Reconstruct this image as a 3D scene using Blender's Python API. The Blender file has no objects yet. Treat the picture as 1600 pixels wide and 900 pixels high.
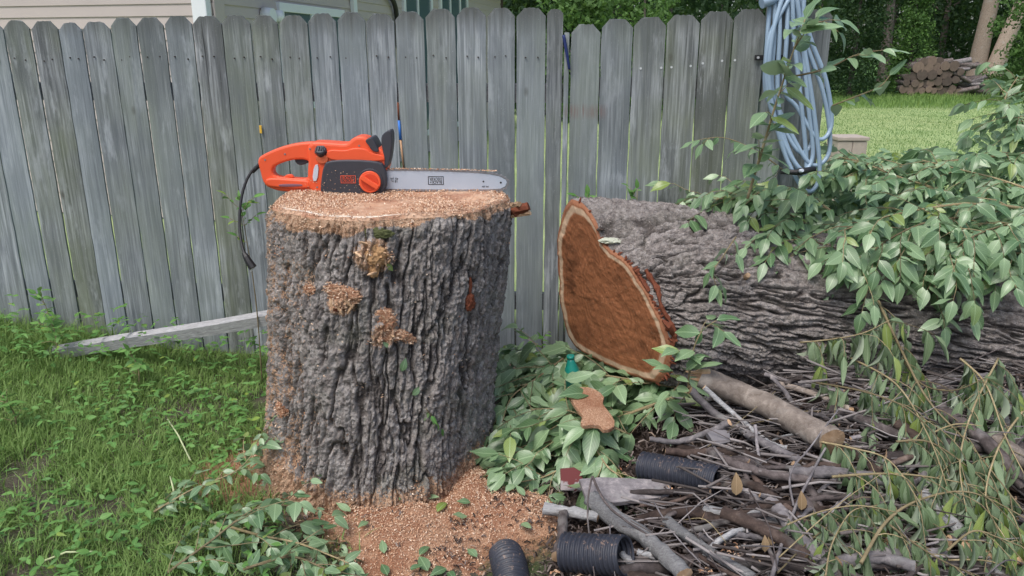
import bpy, bmesh, math, random
import numpy as np
from mathutils import Vector, Matrix
random.seed(7)
RS = np.random.RandomState(11)
S = bpy.context.scene
COL = S.collection
R = math.radians

# ------------------------------------------------------------------ camera
PITCH = R(16.9); F = 1200.0; CH = 1.6
cam_d = bpy.data.cameras.new('camera'); cam = bpy.data.objects.new('camera', cam_d); COL.objects.link(cam)
cam.location = (0, 0, CH); cam.rotation_euler = (R(90) - PITCH, 0, 0)
cam_d.sensor_width = 36; cam_d.lens = 27; cam_d.clip_start = 0.05; cam_d.clip_end = 600
S.camera = cam
# ------------------------------------------------------------------ world and sun (soft overcast evening)
W = bpy.data.worlds.new('World'); S.world = W; W.use_nodes = True
wn = W.node_tree.nodes; wl = W.node_tree.links
SUN_EL, SUN_ROT = R(60), R(215)
sky = wn.new('ShaderNodeTexSky'); sky.sky_type = 'NISHITA'; sky.sun_disc = False
sky.sun_elevation = SUN_EL; sky.sun_rotation = SUN_ROT; sky.air_density = 1.0; sky.dust_density = 3.5; sky.ozone_density = 1.0
hs = wn.new('ShaderNodeHueSaturation'); hs.inputs['Saturation'].default_value = 1.0
bg = wn['Background']; bg.inputs['Strength'].default_value = 0.11
wl.new(sky.outputs[0], hs.inputs['Color']); wl.new(hs.outputs[0], bg.inputs['Color'])
sd = bpy.data.lights.new('sun', 'SUN'); sd.energy = 1.3; sd.angle = R(30); sd.color = (1.0, 0.985, 0.96)
sun = bpy.data.objects.new('sun', sd); COL.objects.link(sun)
# sun direction from elevation / rotation (rotation measured from +Y towards +X)
sv = Vector((math.sin(SUN_ROT) * math.cos(SUN_EL), math.cos(SUN_ROT) * math.cos(SUN_EL), math.sin(SUN_EL)))
sun.rotation_euler = sv.to_track_quat('Z', 'Y').to_euler()
S.view_settings.view_transform = 'Standard'; S.view_settings.look = 'None'
S.view_settings.exposure = 0.75; S.view_settings.gamma = 1

# ------------------------------------------------------------------ projection helpers
_fw = np.array([0, math.cos(PITCH), -math.sin(PITCH)]); _up = np.array([0, math.sin(PITCH), math.cos(PITCH)])
def ray(px, py): return F * _fw + (px - 800) * np.array([1., 0, 0]) + (450 - py) * _up
def P(px, py, D):
    d = ray(px, py); t = D / d[1]; return Vector((d[0] * t, D, CH + d[2] * t))
def G(px, py, z=0.0):
    d = ray(px, py); t = (z - CH) / d[2]; return Vector((d[0] * t, d[1] * t, z))

# ------------------------------------------------------------------ numpy noise
_perm = RS.permutation(512)
def _h(ix, iy, iz, k=0):
    n = (ix * 73856093) ^ (iy * 19349663) ^ (iz * 83492791) ^ (k * 2654435)
    n = (n ^ (n >> 13)) * 1274126177 & 0x7fffffff
    n = (n ^ (n >> 11)) * 668265263 & 0x7fffffff
    return ((n ^ (n >> 15)) & 0xffffff) / float(0xffffff)
def vnoise(p, k=0):
    p = np.asarray(p, float); i = np.floor(p).astype(np.int64); f = p - i; f = f * f * (3 - 2 * f)
    out = 0
    for a in (0, 1):
        for b in (0, 1):
            for c in (0, 1):
                w = (f[:, 0] if a else 1 - f[:, 0]) * (f[:, 1] if b else 1 - f[:, 1]) * (f[:, 2] if c else 1 - f[:, 2])
                out = out + w * _h(i[:, 0] + a, i[:, 1] + b, i[:, 2] + c, k)
    return out * 2 - 1
def fbm(p, oct=4, k=0, g=0.5):
    s = 0; a = 1; t = 0; q = np.asarray(p, float)
    for o in range(oct):
        s = s + a * vnoise(q, k + o); t += a; a *= g; q = q * 2.03 + 7.1
    return s / t
def voro(p, k=0, jit=0.9):
    i = np.floor(p).astype(np.int64); f1 = np.full(len(p), 9.); f2 = f1.copy(); cid = np.zeros(len(p))
    for a in (-1, 0, 1):
        for b in (-1, 0, 1):
            for c in (-1, 0, 1):
                x, y, z = i[:, 0] + a, i[:, 1] + b, i[:, 2] + c
                q = np.stack([x + .5 + jit * (_h(x, y, z, k) - .5), y + .5 + jit * (_h(x, y, z, k + 1) - .5), z + .5 + jit * (_h(x, y, z, k + 2) - .5)], 1)
                d = np.sqrt(((p - q) ** 2).sum(1)); c_ = _h(x, y, z, k + 3)
                m = d < f1
                f2 = np.where(m, f1, np.minimum(f2, d)); cid = np.where(m, c_, cid); f1 = np.where(m, d, f1)
    return f1, f2, cid
def sst(x, a, b):
    t = np.clip((x - a) / (b - a), 0, 1); return t * t * (3 - 2 * t)

# ------------------------------------------------------------------ object helpers
def tag(o, label=None, cat=None, group=None, kind=None):
    if label: o['label'] = label
    if cat: o['category'] = cat
    if group: o['group'] = group
    if kind: o['kind'] = kind
    return o
def empty(name, loc, label, cat, group=None, rz=0):
    o = bpy.data.objects.new(name, None); COL.objects.link(o); o.location = loc; o.rotation_euler = (0, 0, rz)
    o.empty_display_size = 0.05
    return tag(o, label, cat, group)
def link(name, me, mat=None, parent=None, loc=None):
    o = bpy.data.objects.new(name, me); COL.objects.link(o)
    if mat is not None and len(me.materials) == 0: me.materials.append(mat)
    if parent is not None: o.parent = parent
    if loc is not None: o.location = loc
    return o
def mesh_np(name, v, f, smooth=True, uv=None, attrs=None):
    me = bpy.data.meshes.new(name); v = np.asarray(v, np.float32); f = np.asarray(f, np.int32)
    me.vertices.add(len(v)); me.vertices.foreach_set('co', v.ravel())
    n, k = f.shape; me.loops.add(n * k); me.loops.foreach_set('vertex_index', f.ravel())
    me.polygons.add(n); me.polygons.foreach_set('loop_start', np.arange(0, n * k, k, dtype=np.int32))
    me.polygons.foreach_set('loop_total', np.full(n, k, dtype=np.int32))
    me.polygons.foreach_set('use_smooth', np.full(n, smooth, dtype=bool))
    if uv is not None:
        l = me.uv_layers.new(name='UVMap'); l.data.foreach_set('uv', np.asarray(uv, np.float32)[f.ravel()].ravel())
    for an, av in (attrs or {}).items():
        a = me.attributes.new(an, 'FLOAT', 'POINT'); a.data.foreach_set('value', np.asarray(av, np.float32))
    me.update(calc_edges=True); me.validate()
    return me
def grid_faces(nr, nc, wrap=False):
    r = np.arange(nr - 1)[:, None]; c = np.arange(nc if wrap else nc - 1)[None, :]
    c2 = (c + 1) % nc
    a = r * nc + c; b = r * nc + c2; d = (r + 1) * nc + c2; e = (r + 1) * nc + c
    return np.stack([a, b, d, e], -1).reshape(-1, 4)
class MB:
    def __init__(s): s.v = []; s.f = []
    def add(s, v, f):
        n = len(s.v); s.v += [tuple(x) for x in v]; s.f += [tuple(i + n for i in q) for q in f]; return s
    def box(s, x0, x1, y0, y1, z0, z1, M=None):
        v = [Vector((x, y, z)) for z in (z0, z1) for y in (y0, y1) for x in (x0, x1)]
        if M is not None: v = [M @ p for p in v]
        return s.add(v, [(0, 2, 3, 1), (4, 5, 7, 6), (0, 1, 5, 4), (2, 6, 7, 3), (0, 4, 6, 2), (1, 3, 7, 5)])
    def cyl(s, a, b, r0, r1=None, n=16, cap=True):
        if r1 is None: r1 = r0
        v, f = tube_vf([Vector(a), Vector(b)], [r0, r1], n, cap); return s.add(v, f)
    def mesh(s, name, smooth=False):
        me = bpy.data.meshes.new(name); me.from_pydata(s.v, [], s.f); me.update()
        if smooth:
            for p in me.polygons: p.use_smooth = len(p.vertices) < 6
        return me
    def obj(s, name, mat, parent=None, loc=None, smooth=False, bevel=0):
        me = s.mesh(name, smooth)
        if bevel:
            bm = bmesh.new(); bm.from_mesh(me); bmesh.ops.bevel(bm, geom=bm.edges[:], offset=bevel, segments=2, profile=.6, affect='EDGES'); bm.to_mesh(me); bm.free()
        return link(name, me, mat, parent, loc)
def frames(pts):
    T = []
    for i in range(len(pts)):
        a = pts[max(0, i - 1)]; b = pts[min(len(pts) - 1, i + 1)]; T.append((b - a).normalized())
    u = T[0].orthogonal().normalized(); out = []
    for t in T:
        u = (u - t * u.dot(t)); u = u.normalized() if u.length > 1e-6 else t.orthogonal().normalized()
        out.append((t, u, t.cross(u)))
    return out
def tube_vf(pts, rad, n=8, cap=True, wob=0.0, closed=False):
    v = []; f = []; fr = frames(pts); m = len(pts); ph = random.random() * 9
    for i, (p, (t, a, b)) in enumerate(zip(pts, fr)):
        for j in range(n):
            w = 2 * math.pi * j / n
            r = rad[i] * (1 + wob * (math.sin(3 * w + ph + i * .7) * .5 + random.uniform(-.6, .6)))
            v.append(p + (a * math.cos(w) + b * math.sin(w)) * r)
    for i in range(m - 1):
        for j in range(n):
            k = (j + 1) % n; f.append((i * n + j, i * n + k, (i + 1) * n + k, (i + 1) * n + j))
    if cap: f.append(tuple(range(n - 1, -1, -1))); f.append(tuple(range((m - 1) * n, m * n)))
    return v, f
def smooth_path(pts, n=6, tend=0.5):
    pts = [Vector(p) for p in pts]; out = []
    if len(pts) < 3:
        return [pts[0].lerp(pts[-1], i / n) for i in range(n + 1)]
    for i in range(len(pts) - 1):
        p0 = pts[max(i - 1, 0)]; p1 = pts[i]; p2 = pts[i + 1]; p3 = pts[min(i + 2, len(pts) - 1)]
        for k in range(n):
            t = k / n
            out.append(.5 * ((2 * p1) + (p2 - p0) * t + (2 * p0 - 5 * p1 + 4 * p2 - p3) * t * t + (3 * p1 - p0 - 3 * p2 + p3) * t ** 3))
    out.append(pts[-1]); return out
def tube_obj(name, pts, r0, r1, mat, parent=None, n=8, wob=0.0, cap=True, origin=None):
    org = origin if origin is not None else pts[0]
    q = [p - org for p in pts]; m = len(q)
    rad = [r0 + (r1 - r0) * i / (m - 1) for i in range(m)]
    v, f = tube_vf(q, rad, n, cap, wob)
    me = MB().add(v, f).mesh(name, True)
    o = link(name, me, mat, parent)
    if parent is None: o.location = org
    return o
def chaikin(p, it=2):
    p = [tuple(q) for q in p]
    for _ in range(it):
        o = []
        for i in range(len(p)):
            a = p[i]; b = p[(i + 1) % len(p)]
            o.append((a[0] * .75 + b[0] * .25, a[1] * .75 + b[1] * .25)); o.append((a[0] * .25 + b[0] * .75, a[1] * .25 + b[1] * .75))
        p = o
    return p
def curve_mesh(name, loops, ext, bev=0.0):
    cu = bpy.data.curves.new(name, 'CURVE'); cu.dimensions = '2D'; cu.fill_mode = 'BOTH'; cu.extrude = ext; cu.bevel_depth = bev; cu.bevel_resolution = 2
    for lp in loops:
        sp = cu.splines.new('POLY'); sp.points.add(len(lp) - 1)
        for i, (x, y) in enumerate(lp): sp.points[i].co = (x, y, 0, 1)
        sp.use_cyclic_u = True
    o = bpy.data.objects.new(name, cu); COL.objects.link(o)
    me = bpy.data.meshes.new_from_object(o.evaluated_get(bpy.context.evaluated_depsgraph_get()))
    bpy.data.objects.remove(o); bpy.data.curves.remove(cu); me.name = name
    me.transform(Matrix.Rotation(R(90), 4, 'X'))   # plane XY -> XZ, thickness along Y
    return me
def text_mesh(txt, size, ext=0.0004, spacing=1.0):
    cu = bpy.data.curves.new('letters', 'FONT'); cu.body = txt; cu.size = size; cu.extrude = ext; cu.align_x = 'CENTER'; cu.align_y = 'CENTER'
    cu.space_character = spacing; cu.space_line = .82; cu.offset = 0
    o = bpy.data.objects.new('letters', cu); COL.objects.link(o); bpy.context.view_layer.update()
    me = bpy.data.meshes.new_from_object(o.evaluated_get(bpy.context.evaluated_depsgraph_get()))
    bpy.data.objects.remove(o); bpy.data.curves.remove(cu)
    me.transform(Matrix.Rotation(R(90), 4, 'X')); return me

# ------------------------------------------------------------------ material helpers
class M:
    def __init__(s, name, rough=.8, spec=.3, metal=0):
        s.m = bpy.data.materials.new(name); s.m.use_nodes = True; s.n = s.m.node_tree.nodes; s.l = s.m.node_tree.links
        s.b = s.n['Principled BSDF']; s.b.inputs['Roughness'].default_value = rough
        s.b.inputs['Specular IOR Level'].default_value = spec; s.b.inputs['Metallic'].default_value = metal
    def node(s, t, **kw):
        q = s.n.new('ShaderNode' + t)
        for k, v in kw.items(): setattr(q, k, v)
        return q
    def set(s, inp, v):
        if hasattr(v, 'is_linked') or isinstance(v, bpy.types.NodeSocket): s.l.new(v, inp)
        elif isinstance(v, tuple) and len(v) == 3 and inp.type == 'RGBA': inp.default_value = (*v, 1)
        else: inp.default_value = v
    def vec(s, scale=(1, 1, 1), kind='Object', rnd=True, rot=(0, 0, 0)):
        tc = s.node('TexCoord'); mp = s.node('Mapping'); mp.inputs['Scale'].default_value = scale; mp.inputs['Rotation'].default_value = rot
        src = tc.outputs[kind]
        if rnd:
            oi = s.node('ObjectInfo'); ad = s.node('VectorMath', operation='ADD'); ml = s.node('Math', operation='MULTIPLY'); ml.inputs[1].default_value = 37.0
            s.l.new(oi.outputs['Random'], ml.inputs[0]); s.l.new(src, ad.inputs[0]); s.l.new(ml.outputs[0], ad.inputs[1]); src = ad.outputs[0]
        s.l.new(src, mp.inputs[0]); return mp.outputs[0]
    def noise(s, v, scale, detail=4, rough=.6, dist=0):
        q = s.node('TexNoise'); s.l.new(v, q.inputs['Vector']); q.inputs['Scale'].default_value = scale
        q.inputs['Detail'].default_value = detail; q.inputs['Roughness'].default_value = rough; q.inputs['Distortion'].default_value = dist
        return q.outputs['Fac']
    def voro(s, v, scale, out='Distance', feature='F1'):
        q = s.node('TexVoronoi', feature=feature); s.l.new(v, q.inputs['Vector']); q.inputs['Scale'].default_value = scale; return q.outputs[out]
    def ramp(s, fac, st, interp='LINEAR'):
        q = s.node('ValToRGB'); s.l.new(fac, q.inputs[0]); e = q.color_ramp.elements; q.color_ramp.interpolation = interp
        while len(e) < len(st): e.new(.5)
        for el, (p, c) in zip(e, st):
            el.position = p; el.color = (c, c, c, 1) if not isinstance(c, tuple) else (*c, 1)
        return q.outputs[0]
    def mix(s, fac, a, b, mode='MIX'):
        q = s.node('Mix', data_type='RGBA', blend_type=mode); s.set(q.inputs[0], fac); s.set(q.inputs[6], a); s.set(q.inputs[7], b); return q.outputs[2]
    def math(s, op, a, b=0.0, clamp=False):
        q = s.node('Math', operation=op); q.use_clamp = clamp; s.set(q.inputs[0], a); s.set(q.inputs[1], b); return q.outputs[0]
    def attr(s, name):
        q = s.node('Attribute', attribute_name=name); return q.outputs['Fac']
    def rnd(s): return s.node('ObjectInfo').outputs['Random']
    def bump(s, h, strength=.5, dist=.005):
        q = s.node('Bump'); q.inputs['Strength'].default_value = strength; q.inputs['Distance'].default_value = dist
        s.l.new(h, q.inputs['Height']); s.l.new(q.outputs[0], s.b.inputs['Normal'])
    def col(s, c): s.set(s.b.inputs['Base Color'], c); return s
def plain(name, c, rough=.6, spec=.3, metal=0, var=.25, nscale=30, bump=0.0):
    m = M(name, rough, spec, metal); v = m.vec(); n = m.noise(v, nscale, 5)
    m.col(m.mix(n, tuple(x * (1 - var) for x in c), tuple(min(1, x * (1 + var)) for x in c)))
    if bump: m.bump(m.noise(v, nscale * 4, 3), bump, .002)
    return m.m

# fence wood
def fence_mat():
    m = M('weathered_fence_wood', .88, .15); v = m.vec((1, 1, 1)); vg = m.vec((1, 1, .035)); vl = m.vec((1, 1, .16))
    g = m.noise(vg, 110, 5, .65, .3); st = m.noise(vl, 9, 5, .6, .8); big = m.noise(v, 1.6, 3); st2 = m.noise(vg, 28, 3, .6)
    c = m.ramp(g, [(.28, (.10, .105, .105)), (.44, (.23, .245, .25)), (.60, (.37, .39, .40)), (.75, (.54, .56, .57))])
    md = m.noise(m.vec((1, 1, .03)), 48, 3, .6); c = m.mix(m.ramp(md, [(.40, .8), (.50, 0.)]), c, (.085, .09, .09)); c = m.mix(m.ramp(st, [(.38, .8), (.55, 0.)]), c, (.11, .118, .12))
    c = m.mix(m.ramp(st2, [(.56, 0.), (.64, .7)]), c, (.07, .075, .075)); c = m.mix(m.ramp(m.noise(m.vec((1, 1, .02)), 60, 2), [(.66, 0.), (.69, .85)]), c, (.03, .03, .03)); c = m.mix(m.ramp(m.noise(m.vec((1, 1, .25)), 13, 4, .7), [(.56, 0.), (.68, .6)]), c, (.50, .53, .55))
    c = m.mix(m.math('MULTIPLY', m.ramp(big, [(.38, 0.), (.62, .8)]), m.ramp(st, [(.35, .4), (.6, 1.)])), c, m.mix(g, (.11, .13, .075), (.21, .235, .15)))
    r = m.rnd(); c = m.mix(m.math('MULTIPLY', r, .55), c, m.mix(g, (.24, .285, .32), (.42, .48, .53)))
    hv = m.node('HueSaturation'); m.set(hv.inputs['Value'], m.math('ADD', m.math('MULTIPLY', m.noise(v, 1.3, 3), 1.0), .42)); m.set(hv.inputs['Color'], c)
    # dark weathered tips and ragged horizontal saw marks
    tc = m.node('TexCoord'); sp = m.node('SeparateXYZ'); m.l.new(tc.outputs['Object'], sp.inputs[0])
    tip = m.math('ADD', sp.outputs[2], m.math('MULTIPLY', m.noise(vg, 40, 3), .16))
    c2 = m.mix(m.ramp(tip, [(.0, 0.), (1., 0.)]), hv.outputs[0], hv.outputs[0])
    q = m.node('MapRange'); m.set(q.inputs[0], tip); q.inputs[1].default_value = 1.76; q.inputs[2].default_value = 1.88
    c2 = m.mix(q.outputs[0], c2, (.11, .12, .115))
    c2 = m.mix(m.ramp(m.noise(v, 260, 2), [(.70, 0.), (.74, .6)]), c2, (.62, .66, .64))
    q2 = m.node('MapRange', interpolation_type='SMOOTHSTEP'); geo_ = m.node('NewGeometry'); sp2 = m.node('SeparateXYZ'); m.l.new(geo_.outputs['Position'], sp2.inputs[0]); zz2 = m.math('ABSOLUTE', m.math('SUBTRACT', sp2.outputs[2], 1.335)); xx2 = m.math('ABSOLUTE', m.math('SUBTRACT', sp2.outputs[0], .355))
    band = m.math('MULTIPLY', m.ramp(m.math('MULTIPLY', zz2, 10.), [(.1, 1.), (.42, 0.)]), m.ramp(m.math('MULTIPLY', xx2, 4.), [(.30, 1.), (.45, 0.)])); c2 = m.mix(m.math('MULTIPLY', band, m.ramp(g, [(.42, .6), (.62, .0)])), c2, (.20, .12, .10))
    # knots
    vk = m.vec((1, 1, .5)); kd = m.voro(vk, 4.2); c2 = m.mix(m.ramp(kd, [(.02, .75), (.07, 0.)]), c2, (.07, .065, .055))
    m.col(c2)
    rings = m.noise(m.vec((1, 1, 3.0)), 60, 2)
    m.bump(m.math('ADD', m.math('MULTIPLY', g, 1.0), m.math('ADD', m.math('MULTIPLY', st2, .7), m.math('MULTIPLY', rings, .12))), .75, .004)
    return m.m
FENCE = fence_mat()
def bark_mat(name, base, dark, light, saw=0.0, axis=(1, 1, 1), moss=0.3):
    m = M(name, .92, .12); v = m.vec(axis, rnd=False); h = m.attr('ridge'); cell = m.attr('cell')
    n = m.noise(v, 38, 6, .7); n2 = m.noise(v, 150, 4, .7); n3 = m.noise(v, 6, 3)
    c = m.mix(m.ramp(n, [(.36, 0.), (.64, 1.)]), base, light)
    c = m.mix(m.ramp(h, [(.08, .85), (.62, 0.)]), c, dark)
    c = m.mix(m.math('MULTIPLY', cell, .45), c, base, 'MIX')
    c = m.mix(m.ramp(n2, [(.60, 0.), (.7, .6)]), c, tuple(min(1, x * 1.7) for x in light))
    c = m.mix(m.ramp(n2, [(.30, .6), (.42, 0.)]), c, tuple(x * .7 for x in dark))
    c = m.mix(m.math('MULTIPLY', m.ramp(n3, [(.52, 0.), (.7, 1.)]), moss), c, (.13, .15, .10))
    if saw:
        sw = m.attr('saw'); dens = m.noise(v, 9, 5, .65); fl = m.noise(v, 95, 3, .7)
        t = m.math('ADD', m.math('MULTIPLY', sw, .55), m.math('ADD', m.math('MULTIPLY', dens, .35), m.math('MULTIPLY', fl, .5)))
        c = m.mix(m.ramp(t, [(.62, 0.), (.68, .9)]), c, m.mix(m.ramp(m.noise(v, 300, 2), [(.4, 0.), (.6, 1.)]), (.36, .19, .11), (.60, .42, .28)))
    m.col(c); m.bump(m.math('ADD', m.math('MULTIPLY', n, 1.), m.math('ADD', m.math('MULTIPLY', n2, .8), m.math('MULTIPLY', m.voro(v, 90), .5))), 1., .009)
    return m.m
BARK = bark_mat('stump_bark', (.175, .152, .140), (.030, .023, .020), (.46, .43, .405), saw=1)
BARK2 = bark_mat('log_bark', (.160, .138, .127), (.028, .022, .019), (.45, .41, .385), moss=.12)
def cut_mat(name, heart, heart2, sap, rimc, dusty):
    m = M(name, .8, .2); tc = m.node('TexCoord'); sp = m.node('SeparateXYZ'); m.l.new(tc.outputs['UV'], sp.inputs[0]); u = sp.outputs[0]
    v = m.vec(rnd=False); n = m.noise(v, 7, 5, .6); n2 = m.noise(v, 120, 4, .7); uu = m.math('ADD', u, m.math('MULTIPLY', m.math('SUBTRACT', n, .5), .06))
    w = m.node('TexNoise', noise_dimensions='1D'); m.set(w.inputs['W'], m.math('MULTIPLY', uu, 34.)); w.inputs['Detail'].default_value = 4; w.inputs['Scale'].default_value = 1
    c = m.mix(w.outputs['Fac'], heart, heart2)
    c = m.mix(m.ramp(n, [(.3, .7), (.5, 0.)]), c, tuple(x * .4 for x in heart))
    crk = m.voro(m.node('CombineXYZ').outputs[0], 1) if False else None
    c = m.mix(m.ramp(uu, [(.86, 0.), (.885, 1.), (.93, 1.), (.95, 0.)]), c, sap)
    c = m.mix(m.ramp(uu, [(.945, 0.), (.965, 1.)]), c, rimc)
    fl = m.ramp(n2, [(.60, 0.), (.68, 1.)])
    c = m.mix(m.math('MULTIPLY', fl, .8 if dusty else .35), c, (.62, .42, .27))
    if dusty:
        g_ = m.ramp(m.noise(v, 11, 5, .7), [(.42, 0.), (.58, 1.)]); d = m.ramp(m.noise(v, 5, 5, .7), [(.40, 0.), (.52, 1.)])
        c = m.mix(m.math('MULTIPLY', d, .8), c, m.mix(g_, m.mix(n2, (.24, .095, .05), (.55, .31, .20)), m.mix(n2, (.46, .26, .16), (.76, .56, .40))))
    if dusty:
        ang_ = m.ramp(m.math('MULTIPLY', sp.outputs[1], 1 / 6.2832), [(.56, 0.), (.60, 1.), (.76, 1.), (.80, 0.)])
        c = m.mix(m.math('MULTIPLY', ang_, m.ramp(uu, [(.885, 0.), (.90, 1.), (.925, 1.), (.94, 0.)])), c, (.90, .82, .68))
    m.col(c); wv = m.node('TexWave'); wv.inputs['Scale'].default_value = 22; wv.inputs['Distortion'].default_value = 2.5; m.l.new(m.vec(rnd=False, rot=(0, R(25), R(20))), wv.inputs['Vector'])
    m.bump(m.math('ADD', m.math('MULTIPLY', n2, 1. if dusty else .45), m.math('MULTIPLY', wv.outputs['Fac'], .35)), .7 if dusty else .3, .004); return m.m
CUT_TOP = cut_mat('stump_cut_wood', (.46, .25, .15), (.60, .36, .23), (.80, .66, .48), (.42, .27, .18), True)
CUT_FACE = cut_mat('log_cut_wood', (.19, .070, .031), (.38, .155, .070), (.56, .40, .27), (.30, .13, .07), False)
def leaf_mat(name, top, top2, under, rough=.42, spec=.45, yel=.06):
    m = M(name, rough, spec); tc = m.node('TexCoord'); sp = m.node('SeparateXYZ'); m.l.new(tc.outputs['UV'], sp.inputs[0])
    ax = m.math('ABSOLUTE', sp.outputs[0]); fr = m.math('FRACT', m.math('ADD', m.rnd(), m.attr('rnd')))
    fr2 = m.math('FRACT', m.math('MULTIPLY', fr, 7.31))
    c = m.mix(fr, top, top2); c = m.mix(m.ramp(fr2, [(1 - yel - .01, 0.), (1 - yel, .7)]), c, (.30, .38, .06))
    c = m.mix(m.ramp(m.noise(m.vec(), 40, 3), [(.4, 0.), (.8, .35)]), c, tuple(x * .55 for x in top))
    vein = m.math('FRACT', m.math('MULTIPLY', m.math('SUBTRACT', sp.outputs[1], m.math('MULTIPLY', ax, .9)), 8.))
    vm = m.ramp(vein, [(.0, .28), (.12, 0.), (.9, 0.), (1., .28)])
    mid = m.ramp(ax, [(.01, .55), (.035, 0.)])
    c = m.mix(m.math('MAXIMUM', vm, mid), c, tuple(min(1, x * 1.5 + .03) for x in top2))
    c = m.mix(m.ramp(m.noise(m.vec(), 130, 3, .7), [(.70, 0.), (.74, .8)]), c, (.20, .13, .05))
    geo = m.node('NewGeometry'); c = m.mix(geo.outputs['Backfacing'], c, under)
    m.col(c); m.bump(vm, .25, .001)
    tr = m.node('BsdfTranslucent'); ms = m.node('MixShader'); ms.inputs[0].default_value = .28
    m.l.new(m.mix(.5, c, (.16, .30, .04)), tr.inputs[0]); m.l.new(m.b.outputs[0], ms.inputs[1]); m.l.new(tr.outputs[0], ms.inputs[2])
    m.l.new(ms.outputs[0], m.n['Material Output'].inputs[0]); return m.m
LEAF = leaf_mat('fresh_leaf', (.090, .180, .075), (.32, .46, .25), (.38, .48, .35), .34, .7)
WILT = leaf_mat('wilted_leaf', (.15, .225, .11), (.31, .41, .25), (.40, .47, .34), .6, .3, .12)
GRASSM = leaf_mat('grass_blade', (.12, .22, .05), (.30, .45, .13), (.22, .34, .10), .6, .25, .05)
WEED = leaf_mat('weed_leaf', (.08, .20, .05), (.18, .36, .09), (.17, .28, .12), .5, .3, .03)
LAWNG = leaf_mat('lawn_blade', (.18, .28, .09), (.32, .44, .17), (.12, .22, .07), .7, .2, .05)
def wood_mat(name, a, b, c3, sc=(1, 1, 1), rough=.85, lich=.3):
    m = M(name, rough, .2); v = m.vec(sc); n = m.noise(v, 25, 6, .7, .4); n2 = m.noise(v, 130, 3, .7); n3 = m.noise(v, 7, 3)
    c = m.ramp(n, [(.3, a), (.55, b), (.75, c3)]); r = m.rnd()
    hv = m.node('HueSaturation'); m.set(hv.inputs['Color'], c); m.set(hv.inputs['Value'], m.math('ADD', m.math('MULTIPLY', r, .9), .55))
    c = m.mix(m.ramp(n3, [(.56, 0.), (.66, lich)]), hv.outputs[0], (.40, .40, .38))
    c = m.mix(m.ramp(n2, [(.62, 0.), (.7, .5)]), c, c3)
    m.col(c); m.bump(m.math('ADD', n, m.math('MULTIPLY', n2, .5)), .8, .004); return m.m
STICK = wood_mat('dead_stick_bark', (.04, .032, .03), (.10, .083, .08), (.21, .18, .17))
STICKG = wood_mat('grey_stick_wood', (.09, .082, .085), (.19, .175, .18), (.34, .31, .30))
PEEL = wood_mat('peeled_log_wood', (.15, .12, .10), (.29, .245, .21), (.46, .40, .35), lich=.2)
PALE = wood_mat('fresh_split_wood', (.35, .22, .13), (.50, .34, .21), (.62, .46, .32), lich=0)
DARKW = wood_mat('rotten_wood', (.035, .025, .022), (.085, .06, .05), (.16, .12, .10), lich=.15)
GREYP = wood_mat('weathered_plank', (.17, .165, .17), (.30, .30, .30), (.45, .45, .46), (1, 8, 8), lich=.3)
SAPST = wood_mat('green_twig_bark', (.16, .13, .07), (.26, .21, .12), (.34, .29, .18), lich=0)
REDBARK = plain('inner_bark_red', (.16, .055, .032), .9, .1, bump=.6, var=.5)
def dust_mat():
    m = M('sawdust', .95, .05); v = m.vec(rnd=False); n = m.noise(v, 160, 5, .8); n2 = m.noise(v, 6, 4)
    c = m.ramp(n, [(.3, (.25, .115, .065)), (.5, (.50, .29, .18)), (.68, (.74, .54, .39))])
    c = m.mix(m.ramp(n2, [(.42, .7), (.58, 0.)]), c, m.mix(n, (.20, .08, .045), (.42, .20, .115)))
    c = m.mix(m.ramp(m.noise(v, 14, 5, .7), [(.60, 0.), (.70, .7)]), c, m.mix(n, (.05, .035, .028), (.16, .11, .08)))
    m.col(c); m.bump(n, 1.0, .008); return m.m
DUST = dust_mat()
def chip_mat():
    m = M('wood_chip', .9, .1); r = m.attr('rnd'); m.col(m.ramp(r, [(0., (.30, .13, .075)), (.35, (.52, .31, .19)), (.7, (.68, .47, .32)), (1., (.86, .70, .54))])); return m.m
CHIP = chip_mat()
def litter_mat():
    m = M('litter_bit', .9, .1); r = m.attr('rnd'); m.col(m.ramp(r, [(0., (.02, .016, .015)), (.5, (.055, .042, .038)), (.8, (.12, .095, .085)), (.96, (.24, .20, .18)), (1., (.36, .25, .17))])); return m.m
LITTER = litter_mat()
ORANGE = plain('orange_plastic', (.80, .105, .035), .38, .5, var=.05, bump=.08)
BLACKP = plain('charcoal_plastic', (.045, .047, .058), .45, .4, var=.15, bump=.1)
RUBBER = plain('black_rubber', (.018, .018, .02), .5, .4)
STEEL = plain('bar_steel', (.50, .58, .68), .42, .5, .35, var=.06, nscale=14)
CHAINM = plain('chain_steel', (.30, .30, .32), .38, .5, .6, var=.4, nscale=200)
INK = plain('black_print', (.02, .02, .022), .6)
OPRINT = plain('orange_print', (.75, .11, .05), .5)
CLEAR = plain('pale_level_window', (.55, .60, .66), .3, .5, var=.1)
def dusty_pipe():
    m = M('black_corrugated_plastic', .5, .45); v = m.vec(); n = m.noise(v, 18, 5); ge = m.node('NewGeometry'); sp = m.node('SeparateXYZ'); m.l.new(ge.outputs['Normal'], sp.inputs[0])
    c = m.mix(n, (.018, .020, .030), (.045, .050, .066)); t = m.math('MULTIPLY', m.ramp(sp.outputs[2], [(.2, 0.), (.9, 1.)]), m.ramp(m.noise(v, 55, 5, .75), [(.57, 0.), (.64, .7)]))
    m.col(m.mix(t, c, m.mix(m.noise(v, 200, 2), (.18, .11, .08), (.50, .36, .27)))); m.bump(m.noise(v, 60, 3), .3, .002); return m.m
HOSE = plain('steel_blue_hose', (.30, .41, .52), .33, .5, var=.2, nscale=9)
PIPEM = dusty_pipe()

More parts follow.
